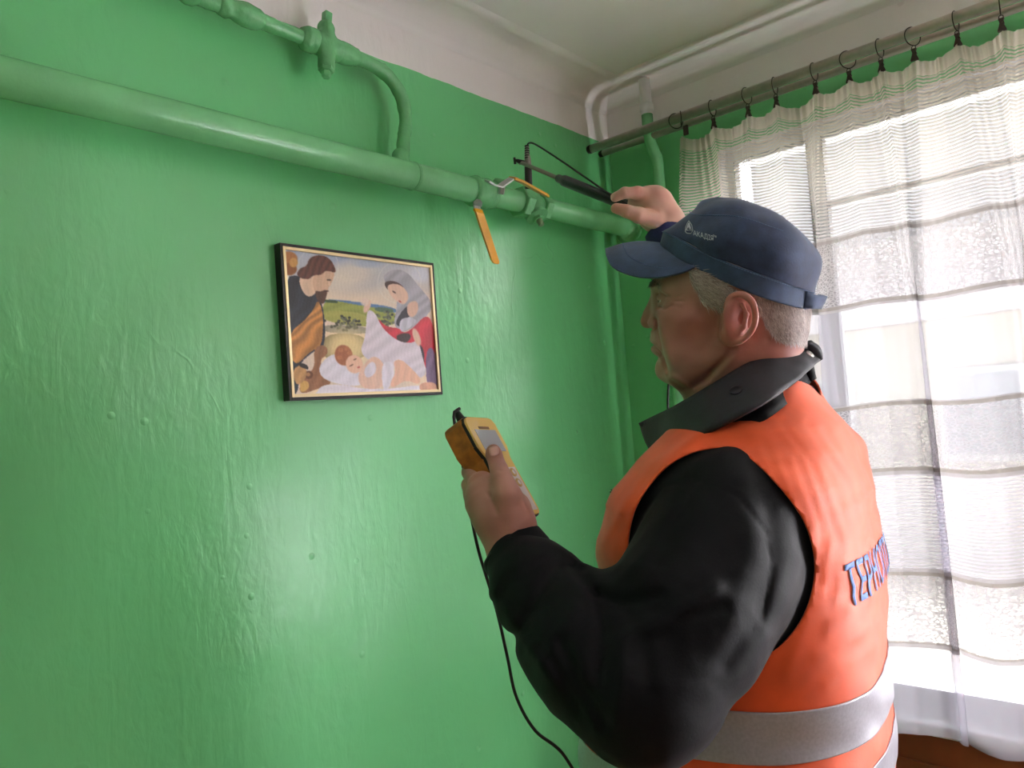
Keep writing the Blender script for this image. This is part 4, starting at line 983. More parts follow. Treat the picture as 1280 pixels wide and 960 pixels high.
for x, y, _ in V:
    s_ = (.5-x/wdt)*.30             # distance along the back, left to right as read from behind
    org = fromT((0, s_, -.222+y*1.12)); loc, n_, i_, dist = vest_bvh.ray_cast(Vector(org), Vector(-tA))
    if loc is None: out.append(org-tA*.16); continue
    out.append(np.array(loc)-tA*.0026)
to_ = link('lettering', mesh_np('lettering', out, Fq), mat('blue_print', (104, 140, 206), .7), vo_)
solid(to_, .0002, 0); tag(to_, 'blue printed lettering across the back')

# ---- collar
def strip(name, top, bot, m, parent, bulge=.004, n=70, k=9, thick=.003, mid=None, cent=None):
    A_ = spline(top, n); B_ = spline(bot, n); V = []
    for i in range(n):
        out_ = nrm((A_[i]+B_[i])/2-cent) if cent is not None else np.zeros(3)
        for j in range(k):
            t = j/(k-1); V.append(A_[i]*(1-t)+B_[i]*t+out_*bulge*math.sin(t*math.pi)+out_*(.0009*math.sin(i*.55+j*.5)+.0006*math.sin(i*1.3-j*.8+1))*math.sin(t*math.pi*.5+.3))
    F = [(i*k+j, (i+1)*k+j, (i+1)*k+j+1, i*k+j+1) for i in range(n-1) for j in range(k-1)]
    o = link(name, mesh_np(name, V, F), m, parent); solid(o, thick, 0); return o
def mirror_T(pts, skip=1):
    nv = nrm(P(925, 480, 1)-CAM); c0 = P(925, 480, .957)
    """continue a near-side curve (front to back) round the far side"""
    r = []
    for p in pts[::-1][skip:]:
        p = np.array(p); r.append(p-2*((p-c0)@nv)*nv)
    return list(pts)+r
M_col = mat('dark_collar_cloth', (40, 42, 50), .6, noise=.15, nscale=200, bump=.2, bscale=350, bdist=.0006)
def hc(x, y, s): return P(x, y, .975-s*1.0)
topk = [hc(801, 529, -.025), hc(826, 517, .015), hc(850, 505, .060), (hc(893, 480, .082)), hc(935, 455, .080), hc(970, 443, .070), hc(1003, 430, .030)]
back_ = fromT((-.088, 0, .045))
botk = [hc(821, 573, .02), hc(838, 566, .065), hc(868, 550, .110), hc(915, 526, .140), hc(960, 501, .145), hc(995, 477, .112), hc(1024, 451, .045)]
backb = fromT((-.105, 0, .008))
cc_ = P(925, 500, .975)
col_o = strip('collar', mirror_T(topk+[P(1013, 427, .957)], 1), mirror_T(botk+[P(1025, 449, .957)], 1), M_col, man, .003, 110, 10, .0045, cent=cc_)
inner = [p+nrm(cc_-p)*.008 for p in topk+[P(1013, 427, .957)]]; innb = [p+nrm(cc_-p)*.012-tU*.02 for p in botk+[P(1028, 449, .957)]]
strip('collar_stand', mirror_T(inner), mirror_T(innb), M_jack, man, .001, 110, 8, .002, cent=cc_)
# snaps on the collar
col_bvh = bvh_of([v.co[:] for v in col_o.data.vertices], [tuple(q.vertices) for q in col_o.data.polygons])
def snap(x, y, s, m, r):
    r_ = nrm(P(x, y, 1)-CAM); c, n_, i_, d_ = col_bvh.ray_cast(Vector(CAM), Vector(r_)); c = np.array(c)-r_*.003; ax = np.array(n_); ax = ax if ax@r_ < 0 else -ax
    o = MB().lathe(c-ax*.004, ax, [(0, r*.9), (.004, r), (.0055, r*.95), (.0065, r*.6), (.0062, r*.2)], 20).build('snap_button', m, man); shade_auto(o, 50); return o
M_snapd = mat('dark_snap', (58, 60, 66), .3, .7)
snap(1012, 443, .052, mat('silver_snap', (190, 188, 185), .3, .8), .0058); snap(920, 488, .098, M_snapd, .0075); snap(839, 548, .040, M_snapd, .0062)

# ---- cap
def ringk(keys, n=25):
    """keys (px, py, s) on the near half, front to back -> closed ring in head space"""
    q = np.array([HM@(h(*k)-HO) for k in keys]); q[0, 1] = 0; q[-1, 1] = 0
    m0 = q[1].copy(); m0[1] *= -1; m1 = q[-2].copy(); m1[1] *= -1
    c = spline(np.vstack([m0, q, m1]), n*4)
    i0 = np.argmin(np.linalg.norm(c-q[0], axis=1)); i1 = np.argmin(np.linalg.norm(c-q[-1], axis=1)); c = c[i0:i1+1]
    d = np.r_[0, np.cumsum(np.linalg.norm(np.diff(c, axis=0), axis=1))]; t = np.linspace(0, d[-1], n)
    c = np.stack([np.interp(t, d, c[:, i]) for i in range(3)], 1); c[0, 1] = 0; c[-1, 1] = 0
    far = c[::-1][1:-1].copy(); far[:, 1] *= -1; return np.vstack([c, far])
K_in = [(834, 310, 0), (844, 322, .03), (870, 338, .054), (920, 362, .071), (964, 378, .065), (1001, 386, .032), (1006, 388, 0)]
K0 = [(826, 306, 0), (840, 318, .033), (868, 334, .066), (920, 359, .079), (965, 376, .072), (1004, 386, .036), (1011, 388, 0)]
K1 = [(830, 289, 0), (845, 296, .037), (897, 323, .079), (965, 348, .075), (1009, 362, .033), (1017, 364, 0)]
K2 = [(846, 279, 0), (857, 285, .038), (905, 300, .083), (970, 316, .080), (1017, 331, .034), (1025, 333, 0)]
K3 = [(865, 263, 0), (874, 267, .034), (920, 267, .066), (953, 276, .068), (993, 292, .052), (1013, 306, .026), (1020, 310, 0)]
K4 = [(878, 252, 0), (890, 254, .022), (925, 253, .038), (963, 264, .038), (993, 283, .022), (1002, 290, 0)]
K5 = [(900, 249, 0), (908, 250, .006), (925, 250, .009), (950, 256, .009), (972, 267, .005), (978, 270, 0)]
rings = [ringk(k) for k in (K0, K1, K2, K3, K4, K5)]; NR = len(rings[0])
def loft(rs, sub, seed, amp):
    rs = np.array(rs); out_ = []
    for j in range(NR): out_.append(spline(rs[:, j], sub))
    L_ = np.stack(out_, 1)           # sub x NR x 3
    pw = L_.reshape(-1, 3).astype(np.float32); c = pw.mean(0); nn = pw-c; nn /= np.linalg.norm(nn, axis=1)[:, None]
    L_ = (pw+nn*(wob(pw, 60, seed)*amp+wob(pw, 130, seed+1)*amp*.45)[:, None]).reshape(L_.shape); return L_
def loft_mesh(name, L_, m, parent, close_top=False, thick=.0016):
    s_, n_ = L_.shape[:2]; V = fromH(L_.reshape(-1, 3)); F = [(i*n_+k, i*n_+(k+1) % n_, (i+1)*n_+(k+1) % n_, (i+1)*n_+k) for i in range(s_-1) for k in range(n_)]
    if close_top: F.append(tuple((s_-1)*n_+k for k in range(n_)))
    o = link(name, mesh_np(name, V, F), m, parent)
    if thick: solid(o, thick, -1)
    return o, V, F
M_cap = mat('navy_cap_twill', (46, 66, 102), .8, noise=.22, nscale=70, bump=.35, bscale=380, bdist=.0006, sheen=.2)
M_cap2 = mat('faded_cap_twill', (58, 82, 118), .8, noise=.2, nscale=60, bump=.35, bscale=380, bdist=.0006, sheen=.2)
M_sti = mat('stitch_thread', (84, 108, 142), .8)
L1 = loft([rings[0], rings[0]*.5+rings[1]*.5, rings[1]], 8, 3, .0004)
capo, cv, cf = loft_mesh('cap', loft(rings[1:], 44, 7, .0021), M_cap, man, True); tag(capo, 'navy blue cloth cap')
bpy.context.view_layer.update()
ctr = np.array([.0, 0, .08]); 
band_o, bv, bf = loft_mesh('cap_band', L1+(L1-L1.mean((0, 1)))*.008, M_cap2, capo, thick=.0022)
cap_bvh = bvh_of(np.vstack([cv, bv]), list(cf)+[tuple(i+len(cv) for i in q) for q in bf])
def stitch(ring_pts, r=.0005, dash=3, parent=None):
    b = MB(); pts = np.array(ring_pts)
    d = np.r_[0, np.cumsum(np.linalg.norm(np.diff(pts, axis=0), axis=1))]; n = int(d[-1]/.0036)
    for i in range(n):
        t = [(i+.12)/n*d[-1], (i+.82)/n*d[-1]]; q = [np.array([np.interp(v, d, pts[:, k]) for k in range(3)]) for v in t]
        b.tube(q, r, 5)
    return tag(b.build('stitching', M_sti, parent or capo), kind='stuff')
def out_ring(R_, e=.0012): c = R_.mean(0); n = R_-c; n /= np.linalg.norm(n, axis=1)[:, None]; return fromH(np.vstack([R_+n*e, (R_+n*e)[:1]]))
stitch(out_ring(rings[1]*.93+rings[0]*.07, .0024)); stitch(out_ring(rings[3]*.9+rings[2]*.1, .0012)); 
# visor
root = np.array([HM@(h(*k)-HO) for k in [(829, 305, 0), (842, 318, .033), (869, 333.5, .0655)]])
edge = np.array([HM@(h(*k)-HO) for k in [(757, 312, 0), (758.5, 322, .022), (767, 335, .041), (791, 345, .055), (819, 347.5, .063), (850, 342, .069), (869, 334, .0660)]])
root = np.array(spline(root, 24)); edge = np.array(spline(edge, 24)); root[0, 1] = 0; edge[0, 1] = 0
def full(c): f_ = c[::-1][:-1].copy(); f_[:, 1] *= -1; return np.vstack([f_, c])
Rt, Ed = full(root), full(edge); nn_ = len(Rt); kk = 14; Vv = []
for i in range(nn_):
    for j in range(kk):
        t = j/(kk-1); b_ = .0055*math.sin(t*math.pi)*(1-abs(2*i/(nn_-1)-1)**3); Vv.append(Rt[i]*(1-t)+Ed[i]*t+np.array([0, 0, b_]))
Fv_ = [(i*kk+j, (i+1)*kk+j, (i+1)*kk+j+1, i*kk+j+1) for i in range(nn_-1) for j in range(kk-1)]
vis = link('visor', mesh_np('visor', fromH(Vv), Fv_), M_cap2, capo); solid(vis, .0032, 0); bv_ = vis.modifiers.new('round', 'BEVEL'); bv_.width = .001; bv_.segments = 2
bpy.context.view_layer.update()
Vg = np.array(Vv).reshape(nn_, kk, 3)
stitch(fromH(Vg[4:-4, 9]+np.array([0, .0, .0022])), parent=vis); 
# strap at the back
sk_t = [(1007, 364, .036), (1018, 368, .030), (1031, 370, .010), (1033, 370, -.010), (1024, 368, -.036)]
sk_b = [(1004, 385, .036), (1015, 386, .030), (1024, 386, .010), (1025, 386, -.010), (1016, 384, -.036)]
strip('cap_strap', [h(*k) for k in sk_t], [h(*k) for k in sk_b], M_cap2, capo, 0, 24, 4, .0025, cent=None)
# seam at the back and embroidery
def drape(V, o, ex, ey, bvh, lift=.0006):
    out_ = []
    for x, y, _ in V:
        px, py = o[0]+ex[0]*x+ey[0]*y, o[1]+ex[1]*x+ey[1]*y; r = nrm(P(px, py, 1)-CAM); loc, n_, i_, d_ = bvh.ray_cast(Vector(CAM), Vector(r))
        out_.append(np.array(loc)-r*lift if loc is not None else P(px, py, .87))
    return out_
M_emb = mat('white_embroidery', (196, 204, 214), .7)
V, F_ = text_mesh('АКАДІЯ', 1.0); o = link('embroidered_lettering', mesh_np('embroidered_lettering', drape(V, (866.5, 294), (6.6, 1.9), (-.6, -9.0), cap_bvh), F_), M_emb, capo)
V, F_ = text_mesh('™', 1.0); link('embroidered_mark', mesh_np('embroidered_mark', drape(V, (890.5, 297.5), (6.0, 1.9), (-.6, -6.4), cap_bvh), F_), M_emb, capo)
lg = MB()
def dr(px, py): return drape([(px, py, 0)], (0, 0), (1, 0), (0, 1), cap_bvh, .0006)[0]
def poly_px(pts, r): lg.tube([dr(*p) for p in pts], r, 5)
poly_px([(861, 276), (864.5, 281), (866, 288), (863.5, 292), (858.5, 291.5), (856.5, 289), (857, 284), (859, 279), (861, 276)], .0005)
poly_px([(861, 279), (864, 288.5), (858, 287.5), (861, 279)], .0009); poly_px([(861.3, 283), (862.3, 287)], .0011)
lg.build('embroidered_emblem', M_emb, capo)

# ---- hair: short grey strands rooted on the scalp, plus eyebrow
hb = bvh_of(headV, headQ)
def poly_in(x, y, P_):
    c = False; n = len(P_)
    for i in range(n):
        (x1, y1), (x2, y2) = P_[i], P_[(i+1) % n]
        if (y1 > y) != (y2 > y) and x < (x2-x1)*(y-y1)/(y2-y1)+x1: c = not c
    return c
# regions in mid-plane-like pixels of the near side
side1 = [(855, 330), (872, 336), (905, 352), (925, 362), (910, 366), (903, 376), (895, 384), (886, 381), (874, 375), (865, 358), (859, 345)]
side2 = [(925, 355), (948, 366), (1015, 382), (1020, 402), (1018, 424), (1003, 429), (985, 427), (966, 420), (955, 404), (948, 387), (940, 370)]
def project(p):
    v = p-CAM; d = v@Fv; return 640+f*(v@Rv)/d, 480-f*(v@Uv)/d
hv = headV; qs = toH_s(hv.astype(np.float32)).astype(float)
near = hv.copy(); nm_ = np.abs(qs[:, 1]); nearp = fromH(np.stack([qs[:, 0], nm_, qs[:, 2]], 1))
PX = np.array([project(p) for p in nearp])
mask1 = np.array([poly_in(x, y, side1) for x, y in PX]) & (nm_ > .02); mask2 = np.array([poly_in(x, y, side2) for x, y in PX])
earq = np.linalg.norm(toH(hv.astype(np.float32))-hl(924, 400, .079), axis=1)
mask1 &= ~((earq < .030) & (PX[:, 0] > 903)); mask2 &= ~((earq < .034) & (PX[:, 0] < 945))
fa = headQ; fm = (mask1[fa].all(1)) | (mask2[fa].all(1)); hf = fa[fm]
# darker scalp under the hair
sc = (mask1 | mask2); 
def strands(name, faces, n, lenf, dirf, wid, cols, parent, seed=1):
    r = np.random.RandomState(seed); A, B, C_ = hv[faces[:, 0]], hv[faces[:, 1]], hv[faces[:, 2]]
    ar = np.linalg.norm(np.cross(B-A, C_-A), axis=1); pr = ar/ar.sum(); pick = r.choice(len(faces), n, p=pr)
    u, v = r.rand(n, 1), r.rand(n, 1); D_ = hv[faces[pick, 3]]; A, B, C_ = A[pick], B[pick], C_[pick]
    R_ = (A*(1-u)+B*u)*(1-v)+(D_*(1-u)+C_*u)*v; N_ = np.cross(B-A, D_-A); N_ /= np.linalg.norm(N_, axis=1)[:, None]+1e-12
    c0 = fromH([(0, 0, 0)])[0]; N_ *= np.sign(((R_-P(925, 400, .95))*N_).sum(1))[:, None]
    V = np.zeros((n, 7, 3)); q = toH_s(R_.astype(np.float32))
    for i in range(n):
        d0 = dirf(q[i], r); dw = d0@HM; L_ = lenf(q[i], r); t1 = nrm(dw-N_[i]*(dw@N_[i])); sd = np.cross(t1, N_[i]); w2 = wid*r.uniform(.6, 1.2)
        p0 = R_[i]-N_[i]*.0006; p1 = R_[i]+t1*L_*.45+N_[i]*L_*.16; p2 = R_[i]+t1*L_*.85+N_[i]*L_*.20+sd*L_*r.uniform(-.18, .18)
        pm = p1*.5+p2*.5+N_[i]*L_*.04
        V[i] = [p0-sd*w2, p0+sd*w2, p1-sd*w2, p1+sd*w2, pm-sd*w2*.7, pm+sd*w2*.7, p2]
    b = (np.arange(n)*7)[:, None]
    F = [tuple(x) for x in np.concatenate([b+np.array([0, 1, 3, 2]), b+np.array([2, 3, 5, 4])]).tolist()]+[tuple(x) for x in (b+np.array([4, 5, 6])).tolist()]
    me = mesh_np(name, V.reshape(-1, 3), F); cc = lin(np.array(cols)[r.randint(0, len(cols), n)]*r.uniform(.8, 1.1, (n, 1))); vcol(me, np.repeat(cc, 7, 0))
    return link(name, me, mat(name+'_strands', attr='col', rough=.45), parent)
def hdir(q, r):
    back = np.array([-.75, 0, -.45]) if q[0] > .02 else np.array([-.35, 0, -.85])
    return back+r.randn(3)*.17
hair = strands('hair', hf, 22000, lambda q, r: (.019 if q[0] > .02 else .011)*r.uniform(.6, 1.2), hdir, .00024, [(206, 192, 186), (184, 168, 160), (226, 216, 210), (160, 140, 132), (212, 198, 192)], man)
tag(hair, 'short grey hair', kind='stuff')
brow_m = np.array([poly_in(x, y, [(809, 350), (818, 348), (828, 351), (829, 357), (820, 357), (811, 359)]) for x, y in PX]) & (nm_ > .006)
bf_ = fa[brow_m[fa].all(1)]
if len(bf_): tag(strands('eyebrow', bf_, 420, lambda q, r: .010*r.uniform(.6, 1.2), lambda q, r: np.array([.15, np.sign(q[1])*.5, -.25])+r.randn(3)*.25, .0003, [(70, 60, 55), (50, 44, 40), (100, 90, 84)], man, 4), kind='stuff')

# ---- hands
devN = nrm(.655*Rv+.605*Uv-.453*(-1)*(-Fv)*-1) if False else nrm(.72*Rv+.57*Uv-.38*Fv)
devL = nrm(.486*Rv-.80*Uv-.357*Fv); devL = nrm(devL-devN*(devL@devN)); devW = np.cross(devN, devL); devW = devW if devW@(-Fv) > 0 else -devW
DC = P(617, 590, .95)
def dv(l, w_, n): return DC+devL*l+devW*w_+devN*n       # device space: along, to the near side, out of the face
def hand_l(p):
    pl = P(624, 640, .895)
    d = ell(p, P(626, 640, .900), (.036, .036, .040)); 
    d = chain(p, [P(640, 672, .885), P(628, 645, .895), P(610, 622, .905), P(601, 604, .915)], [.030, .034, .027, .014], .012)
    d = smin(d, chain(p, [P(640, 705, .88), P(640, 672, .885)], [.029, .030], .01), .012)
    d = smin(d, chain(p, [P(645, 650, .875), P(634, 620, .872), P(628, 598, .880)], [.021, .0155, .0118], .008), .010)    # ball of the thumb, metacarpal
    d = smin(d, chain(p, [P(630, 605, .878), P(624, 588, .888), P(618, 570, .898)], [.0115, .0103, .0098], .004), .005)
    d = smin(d, ell(p, P(617, 567, .8985), (.0095, .0095, .0115)), .003)
    # fingers round the back of the detector
    fs = [([P(597, 606, .925), P(588, 590, .945), P(596, 574, .975), dv(-.020, -.018, -.030)], [.0125, .0105, .0098, .009]),
          ([P(592, 620, .935), P(588, 606, .962), dv(.004, .004, -.034), dv(.004, -.026, -.022)], [.0125, .011, .010, .009]),
          ([P(595, 636, .935), P(594, 622, .968), dv(.024, .004, -.034), dv(.024, -.026, -.022)], [.012, .0105, .0098, .0088]),
          ([P(602, 650, .93), P(604, 640, .962), dv(.042, .004, -.032), dv(.042, -.022, -.022)], [.0115, .0095, .009, .008])]
    for pts, rs in fs:
        d = smin(d, chain(p, pts, rs, .003), .0045)
    d = d+groove(p, [P(611, 583, .876), P(624, 586, .874)], .0016, .0010)+groove(p, [P(612, 586, .876), P(628, 589, .872)], .0012, .0008)
    d = d+groove(p, [P(604, 612, .89), P(614, 622, .87), P(620, 640, .86)], .0035, .002)
    return d+wob(p, 260, 9)*.00022
pts_l = [P(640, 715, .88), P(660, 640, .86), P(580, 560, .93), P(640, 560, 1.02), P(575, 650, .98), dv(-.03, -.045, -.05), dv(.06, .03, -.05)]
lo, hi = bounds(pts_l, .06); V, Q = mesh_sdf(hand_l, lo, hi, .0022, relax=2)
def hand_col(V, tips, base=(184, 138, 124)):
    C = np.tile(np.array(base, float), (len(V), 1))
    for c, r in tips:
        w_ = np.exp(-(np.linalg.norm(V-c, axis=1)/r)**2)[:, None]*.4; C = C*(1-w_)+np.array([200, 124, 110])*w_
    n = wob(V.astype(np.float32), 120, 5)[:, None]*5; return lin(np.clip(C+n, 0, 255))
add_body(V, Q, hand_col(V, [(P(617, 566, .895), .014), (P(600, 604, .91), .02), (P(640, 655, .87), .03)]))
LHV, LHQ = V, Q
RH = 1.455
def hand_r(p):
    d = chain(p, [P(842, 290, 1.452), P(832, 277, 1.452), P(818, 262, 1.455), P(804, 254, 1.46)], [.031, .034, .036, .030], .012)
    d = smin(d, ell(p, P(818, 258, RH), (.034, .036, .040)), .012)
    # index finger over the top of the grip
    d = smin(d, chain(p, [P(818, 246, 1.44), P(797, 241, 1.43), P(781, 241, 1.425), P(769, 246.5, 1.43)], [.0150, .0120, .0105, .0090], .004), .007)
    # thumb below
    d = smin(d, chain(p, [P(818, 274, 1.425), P(798, 269, 1.41), P(783, 264, 1.405), P(770, 260.5, 1.41)], [.0185, .0145, .0118, .0098], .004), .008)
    # remaining fingers closed round the far side
    for k, (x, y) in enumerate([(808, 248), (810, 257), (812, 264)]):
        dd = 1.50+.002*k; d = smin(d, chain(p, [P(x+8, y, 1.475), P(x-9, y-1, dd+.008), P(x-18, y-1, dd-.005), P(x-14, y+1, dd-.03)], [.0135, .011, .010, .009], .003), .005)
    d = smin(d, sph(p, P(820, 245, 1.437).astype(np.float32), .0150), .01)
    d = d+groove(p, [P(800, 236, 1.42), P(800, 246, 1.415)], .002, .001)+groove(p, [P(784, 237, 1.414), P(784, 246, 1.414)], .0016, .001)
    d = d+groove(p, [P(786, 258, 1.398), P(787, 270, 1.395)], .0018, .001)+groove(p, [P(800, 255, 1.42), P(822, 262, 1.41)], .004, .002)
    return d+wob(p, 260, 10)*.00022
lo, hi = bounds([P(765, 225, 1.38), P(855, 300, 1.38), P(765, 225, 1.54), P(855, 300, 1.54)], .02); V, Q = mesh_sdf(hand_r, lo, hi, .0023, relax=2)
add_body(V, Q, hand_col(V, [(P(820, 244, 1.43), .02), (P(770, 260, 1.40), .018), (P(797, 240, 1.42), .015)], (206, 164, 146)))  # right hand's skin base lightened to stand for stronger light on it
# the body beneath the clothes
def under(p):
    q = toT(p); d = np.maximum(torso(q, -.022), q[:, 2])
    d = smin(d, chain(p, [fromT((0, .15, -.12)), SH*.6+fromT((0, .15, -.12))*.4, E1, EL, FA, WR], [.06, .05, .042, .036, .034, .024], .02), .02)
    d = smin(d, chain(p, [fromT((0, -.15, -.12)), RS, RE, P(845, 300, 1.45)], [.055, .045, .036, .024], .02), .02)
    for sg in (-1, 1):
        d = smin(d, chain(p, [fromT((.01, sg*.09, -.85)), fromT((.02, sg*.10, -1.08)), fromT((.0, sg*.10, -1.42))], [.085, .058, .04], .02), .03)
    return np.maximum(d, -(q[:, 2]+TO[2]-.06))
lo, hi = bounds(ALL+[fromT((a, l, -1.46)) for a in (-.1, .1) for l in (-.2, .2)], .08); V, Q = mesh_sdf(under, lo, hi, .011, relax=1)
add_body(V, Q, np.tile(lin([196, 146, 124]), (len(V), 1)))
M_skin = mat('skin', attr='col', rough=.5, sss=.25, bump=.3, bscale=420, bdist=.0007, spec=.4)
bV = np.concatenate(bodyV); bF = np.concatenate(bodyF); me = mesh_np('body', bV, bF); vcol(me, np.concatenate(bodyC))
bo = link('body', me, M_skin, man)
# thumb nail
M_nail = mat('thumb_nail', (214, 168, 156), .3)
nc = P(617.5, 564, .8885); nf = nrm(CAM-nc); nu = nrm((P(617, 560, .89)-P(619, 570, .886))); ns = np.cross(nu, nf); V = []; 
for i in range(7):
    for j in range(7):
        a, c = (i/6-.5)*2, (j/6-.5)*2; k = math.sqrt(max(0, 1-.25*c*c)); V.append(nc+nu*.0062*c*math.sqrt(1-.45*a*a)+ns*.0062*a*k+nf*(.0006-.0034*a*a-.0012*c*c))
hl_ = np.array(V); F = [(i*7+j, i*7+j+1, i*7+j+8, i*7+j+7) for i in range(6) for j in range(6)]
lb = bvh_of(LHV, LHQ); V2 = []
for v in V:
    r = nrm(v-CAM); loc, n_, i_, d_ = lb.ray_cast(Vector(CAM), Vector(r)); V2.append((np.array(loc)-r*.0005)*1 if loc is not None else v)
nl = link('thumb_nail', mesh_np('thumb_nail', V2, F), M_nail, man); solid(nl, .0006, 0)
# ---- cuffs
cm_ = MB()
a_, b_ = P(657, 708, .868), P(642, 688, .878); ax = nrm(b_-a_)
o = MB().lathe(a_-ax*.02, ax, [(0, .036), (.01, .0405), (.03, .0415), (.046, .0405), (.050, .038), (.050, .033), (.03, .032)], 40).build('cuff', M_jack, man)
a_, b_ = P(848, 316, 1.445), P(826, 283, 1.455); ax = nrm(b_-a_); a_ = b_-ax*.038
M_cuff = mat('navy_knit_cuff', (44, 52, 104), .85, noise=.2, nscale=120, bump=.6, bscale=180, bdist=.001)
o = MB().lathe(a_-ax*.02, ax, [(0, .042), (.02, .042), (.045, .0395), (.056, .0365), (.058, .033), (.04, .032)], 36).build('cuff', M_cuff, man); tag(o, 'navy blue knitted cuff')
# ---- trousers and shoes (below the frame)
def trs(p):
    q = toT(p); d = torso(q, -.008); d = np.maximum(d, q[:, 2]+.66)
    for sg in (-1, 1): d = smin(d, chain(p, [fromT((.01, sg*.095, -.80)), fromT((.025, sg*.105, -1.08)), fromT((.0, sg*.105, -1.46))], [.105, .082, .068], .02), .02)
    return np.maximum(d, -(q[:, 2]+TO[2]-.05))
lo, hi = bounds([fromT((a, l, z)) for a in (-.2, .2) for l in (-.25, .25) for z in (-.6, -1.5)], .03); V, Q = mesh_sdf(trs, lo, hi, .01)
link('trousers', mesh_np('trousers', V, Q), mat('dark_trouser_cloth', (38, 42, 56), .85, noise=.2, nscale=200), man)
for sg in (-1, 1):
    z0 = -TO[2]
    fn = lambda p: np.maximum(smin(chain(toT(p), [(-.05, sg*.105, z0+.045), (.06, sg*.108, z0+.04), (.16, sg*.112, z0+.032)], [.045, .044, .036], .02), cap(toT(p), (-.03, sg*.105, z0+.05), (-.02, sg*.105, z0+.11), .045), .02), -(p[:, 2]-.002))
    lo, hi = bounds([fromT((a, sg*.105+l, z)) for a in (-.12, .22) for l in (-.06, .06) for z in (z0, z0+.16)], .02); V, Q = mesh_sdf(fn, lo, hi, .007)
    link('shoe', mesh_np('shoe', V, Q), mat('black_shoe_leather', (28, 26, 26), .35), man)
# zip pull / frayed cord end on the jacket front
pj = np.array([project(p) for p in JV[::3]]); an = JV[::3][np.argmin(np.hypot(pj[:, 0]-774, pj[:, 1]-606)+40*(pj[:, 0] > 800))]; print('cord anchor', project(an))
zp = MB()
for k in range(9):
    e_ = an-Rv*.010-Uv*.006; zp.tube([an, e_+Rv*random.uniform(-.002, .002)-Uv*random.uniform(-.001, .003), e_-Rv*random.uniform(.002, .009)-Uv*random.uniform(-.004, .009)], [.0018, .0014, .0007], 5)
zp.build('drawcord_end', M_jack, man)

# ================================================================ DETECTOR
det = thing('gas_detector', DC, 'yellow handheld gas detector with a small screen, held in the left hand', 'gas detector')
def prism(outl, n0, n1, m, name, parent, bevel=.0):
    n = len(outl); V = [dv(l, w_, n0) for l, w_ in outl]+[dv(l, w_, n1) for l, w_ in outl]
    F = [tuple(range(n))[::-1], tuple(range(n, 2*n))]+[(i, (i+1) % n, n+(i+1) % n, n+i) for i in range(n)]
    return MB().add(V, F).build(name, m, parent, smooth=False, bevel=bevel)
def outline(hw_top, hw_mid, hw_bot, l0, l1, e=0, rc=.010):
    c = []
    ks = [(l0, hw_top-.010), (l0+.003, hw_top-.004), (l0+.010, hw_top), (l0+.045, hw_top), (l0+.062, hw_mid), (l1-.03, hw_bot), (l1-.008, hw_bot), (l1-.002, hw_bot-.003), (l1, hw_bot-.009)]
    for l, w_ in ks: c.append((min(max(l, l0+e), l1-e), w_-e))
    return c+[(l, -w_) for l, w_ in c[::-1]]
M_boot = mat('orange_rubber_boot', (198, 122, 38), .5, noise=.3, nscale=60, bump=.2, bscale=150)
M_face = mat('yellow_face', (242, 206, 120), .25, coat=.5)  # yellow paled so the colour carries the glare on the face
M_pale = mat('pale_keypad', (240, 232, 228), .22, coat=.6)  # near white, with the glare on the lower face put into it
M_scr = mat('grey_lcd', (196, 200, 206), .12, coat=1.)
M_rub = mat('black_rubber', (24, 22, 22), .5)
prism(outline(.036, .029, .030, -.074, .074), -.019, .012, M_boot, 'housing', det, .003)
prism(outline(.0355, .0285, .0295, -.0735, .0735), .0095, .0145, M_rub, 'seam', det, .0005)
prism(outline(.035, .028, .029, -.0725, .0725, .001), .0125, .0175, M_face, 'face_plate', det, .0012)
def rect(l0, l1, w0, w1, n0, n1, m, name, bv=.0008): return prism([(l0, w0), (l1, w0), (l1, w1), (l0, w1)], n0, n1, m, name, det, bv)
rect(-.052, -.020, -.024, .024, .0172, .0182, M_scr, 'screen', .0003)
rect(-.057, -.0535, -.012, .012, .0172, .0180, mat('brown_label', (120, 84, 50), .5), 'label_strip', .0002)
rect(.004, .066, -.023, .023, .0172, .0180, M_pale, 'keypad', .0003)
for l, w_ in ((.012, .012), (.012, -.012), (.027, .012), (.027, -.012), (-.006, 0)):
    c = dv(l, w_, .0178)
    MB().lathe(c, devN, [(0, .0062), (.0012, .006), (.0016, .005)], 20).build('key', mat('amber_key', (206, 170, 110), .4) if 'amber_key' not in bpy.data.materials else bpy.data.materials['amber_key'], det)
    MB().lathe(c+devN*.0014, devN, [(0, .0035), (.0005, .003)], 14).build('key_symbol', M_pale, det)
# cable plug and cable looping down to the other hand
pl0 = dv(-.073, .010, .0); pl1 = dv(-.092, .012, .0)
MB().tube([pl0, dv(-.080, .011, 0), pl1], [.0062, .0058, .0036], 14).build('cable_plug', M_rub, det)
cb_pts = [pl1, P(574, 511, .965), P(568, 515, .962), P(568, 527, .958), P(574, 560, .955), P(583, 604, .975), P(590, 650, .985), P(600, 695, .985), P(620, 760, .985), P(634, 820, .985), P(645, 870, .985), P(668, 912, .985), P(700, 938, .99),
          P(740, 985, 1.02), P(790, 960, 1.14), P(822, 860, 1.2), P(836, 700, 1.26), P(838, 560, 1.31), P(835, 490, 1.36), P(846, 400, 1.42), P(834, 320, 1.47), P(815, 278, 1.49), P(790, 259, 1.456)]
co_ = MB().tube(spline(cb_pts, 220), .0022, 8).build('cable', M_rub); tag(co_, 'thin black cable hanging down from the yellow gas detector', 'cable')

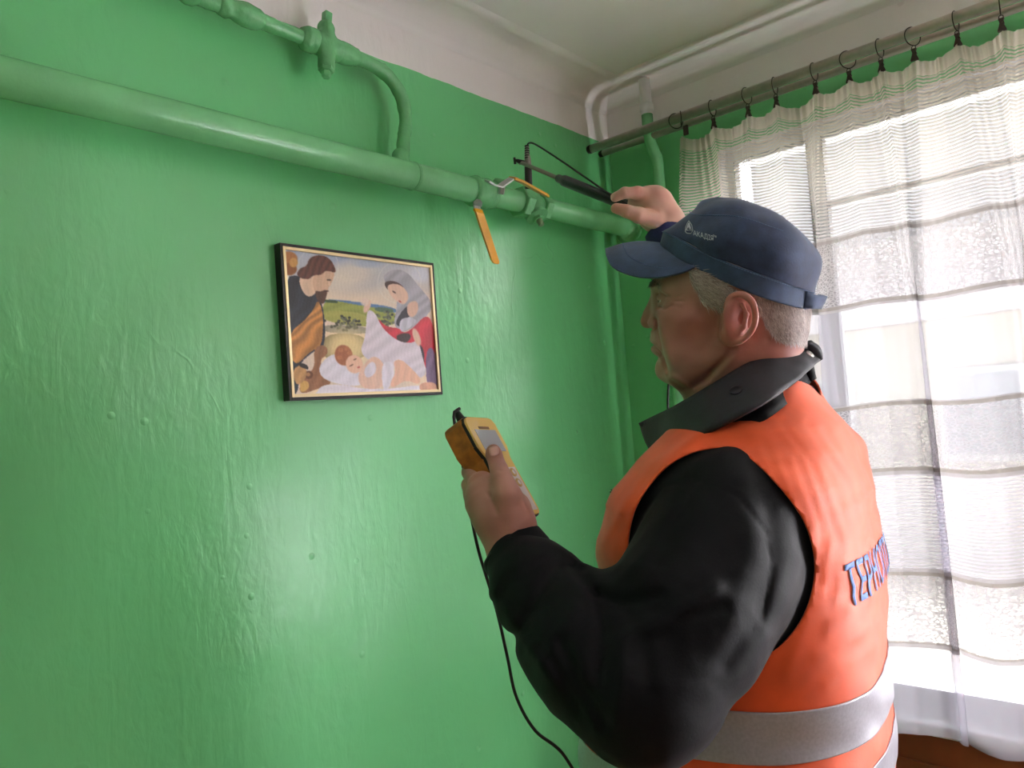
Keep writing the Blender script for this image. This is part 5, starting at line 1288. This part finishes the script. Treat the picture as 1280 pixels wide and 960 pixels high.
# ================================================================ PROBE
M_grip = mat('black_grip', (22, 22, 24), .4, coat=.2)
M_tele = mat('steel_rod', (150, 142, 136), .3, .9)
PH, PG, PTp = P(796, 262, 1.46), P(697, 222.5, 1.70), P(651, 203, 1.845)
pr = thing('probe', PH, 'black and steel gas probe held in the right hand against the valve', 'probe')
ax = nrm(PG-PH); ln = np.linalg.norm(PG-PH)
MB().lathe(PH, ax, [(0, .008), (.004, .0105), (ln-.045, .0125), (ln-.030, .0125), (ln-.026, .0095), (ln-.004, .0090), (ln, .007)], 24).build('grip', M_grip, pr)
ax2 = nrm(PTp-PG); ln2 = np.linalg.norm(PTp-PG)
MB().lathe(PG-ax2*.004, ax2, [(0, .0046), (ln2, .0046), (ln2+.003, .006), (ln2+.010, .006), (ln2+.012, .004)], 18).build('telescopic_rod', M_tele, pr)
hd = P(660, 196, 1.84); hb_ = P(661, 236, 1.865); MB().tube([P(660, 206, 1.85), hb_], [.0092, .0092], 20).build('sensor_barrel', mat('dark_sensor', (60, 56, 58), .35, .4), pr)
MB().tube([P(660, 208, 1.85), P(659.5, 198, 1.843), P(658.5, 190, 1.842), P(659, 183, 1.842)], [.0092, .008, .0055, .004], 16).build('sensor_neck', M_tele, pr)
rf = MB()
for k in range(6): 
    y = 182+k*3.0; c = P(658.6+.1*k, y, 1.842); rf.tube([c, P(658.6+.1*k, y+1.4, 1.842)], .0058+.0002*k, 12)
rf.build('strain_relief', M_rub, pr)
tp = P(647, 201, 1.845); MB().tube([P(655, 203.5, 1.84), tp, P(643, 200, 1.847)], [.006, .0045, .003], 10).tube([P(643, 197, 1.845), P(644, 205, 1.845)], .003, 8).build('thumb_screw', M_rub, pr)
MB().tube(spline([P(658.7, 184, 1.842), P(659.5, 180.5, 1.838), P(663, 178.5, 1.825), P(672, 182, 1.79), P(700, 200, 1.68), P(735, 224, 1.60), P(762, 243, 1.52), P(775, 250, 1.49), P(790, 257, 1.462)], 60), .0022, 8).build('probe_cable', M_rub, pr)
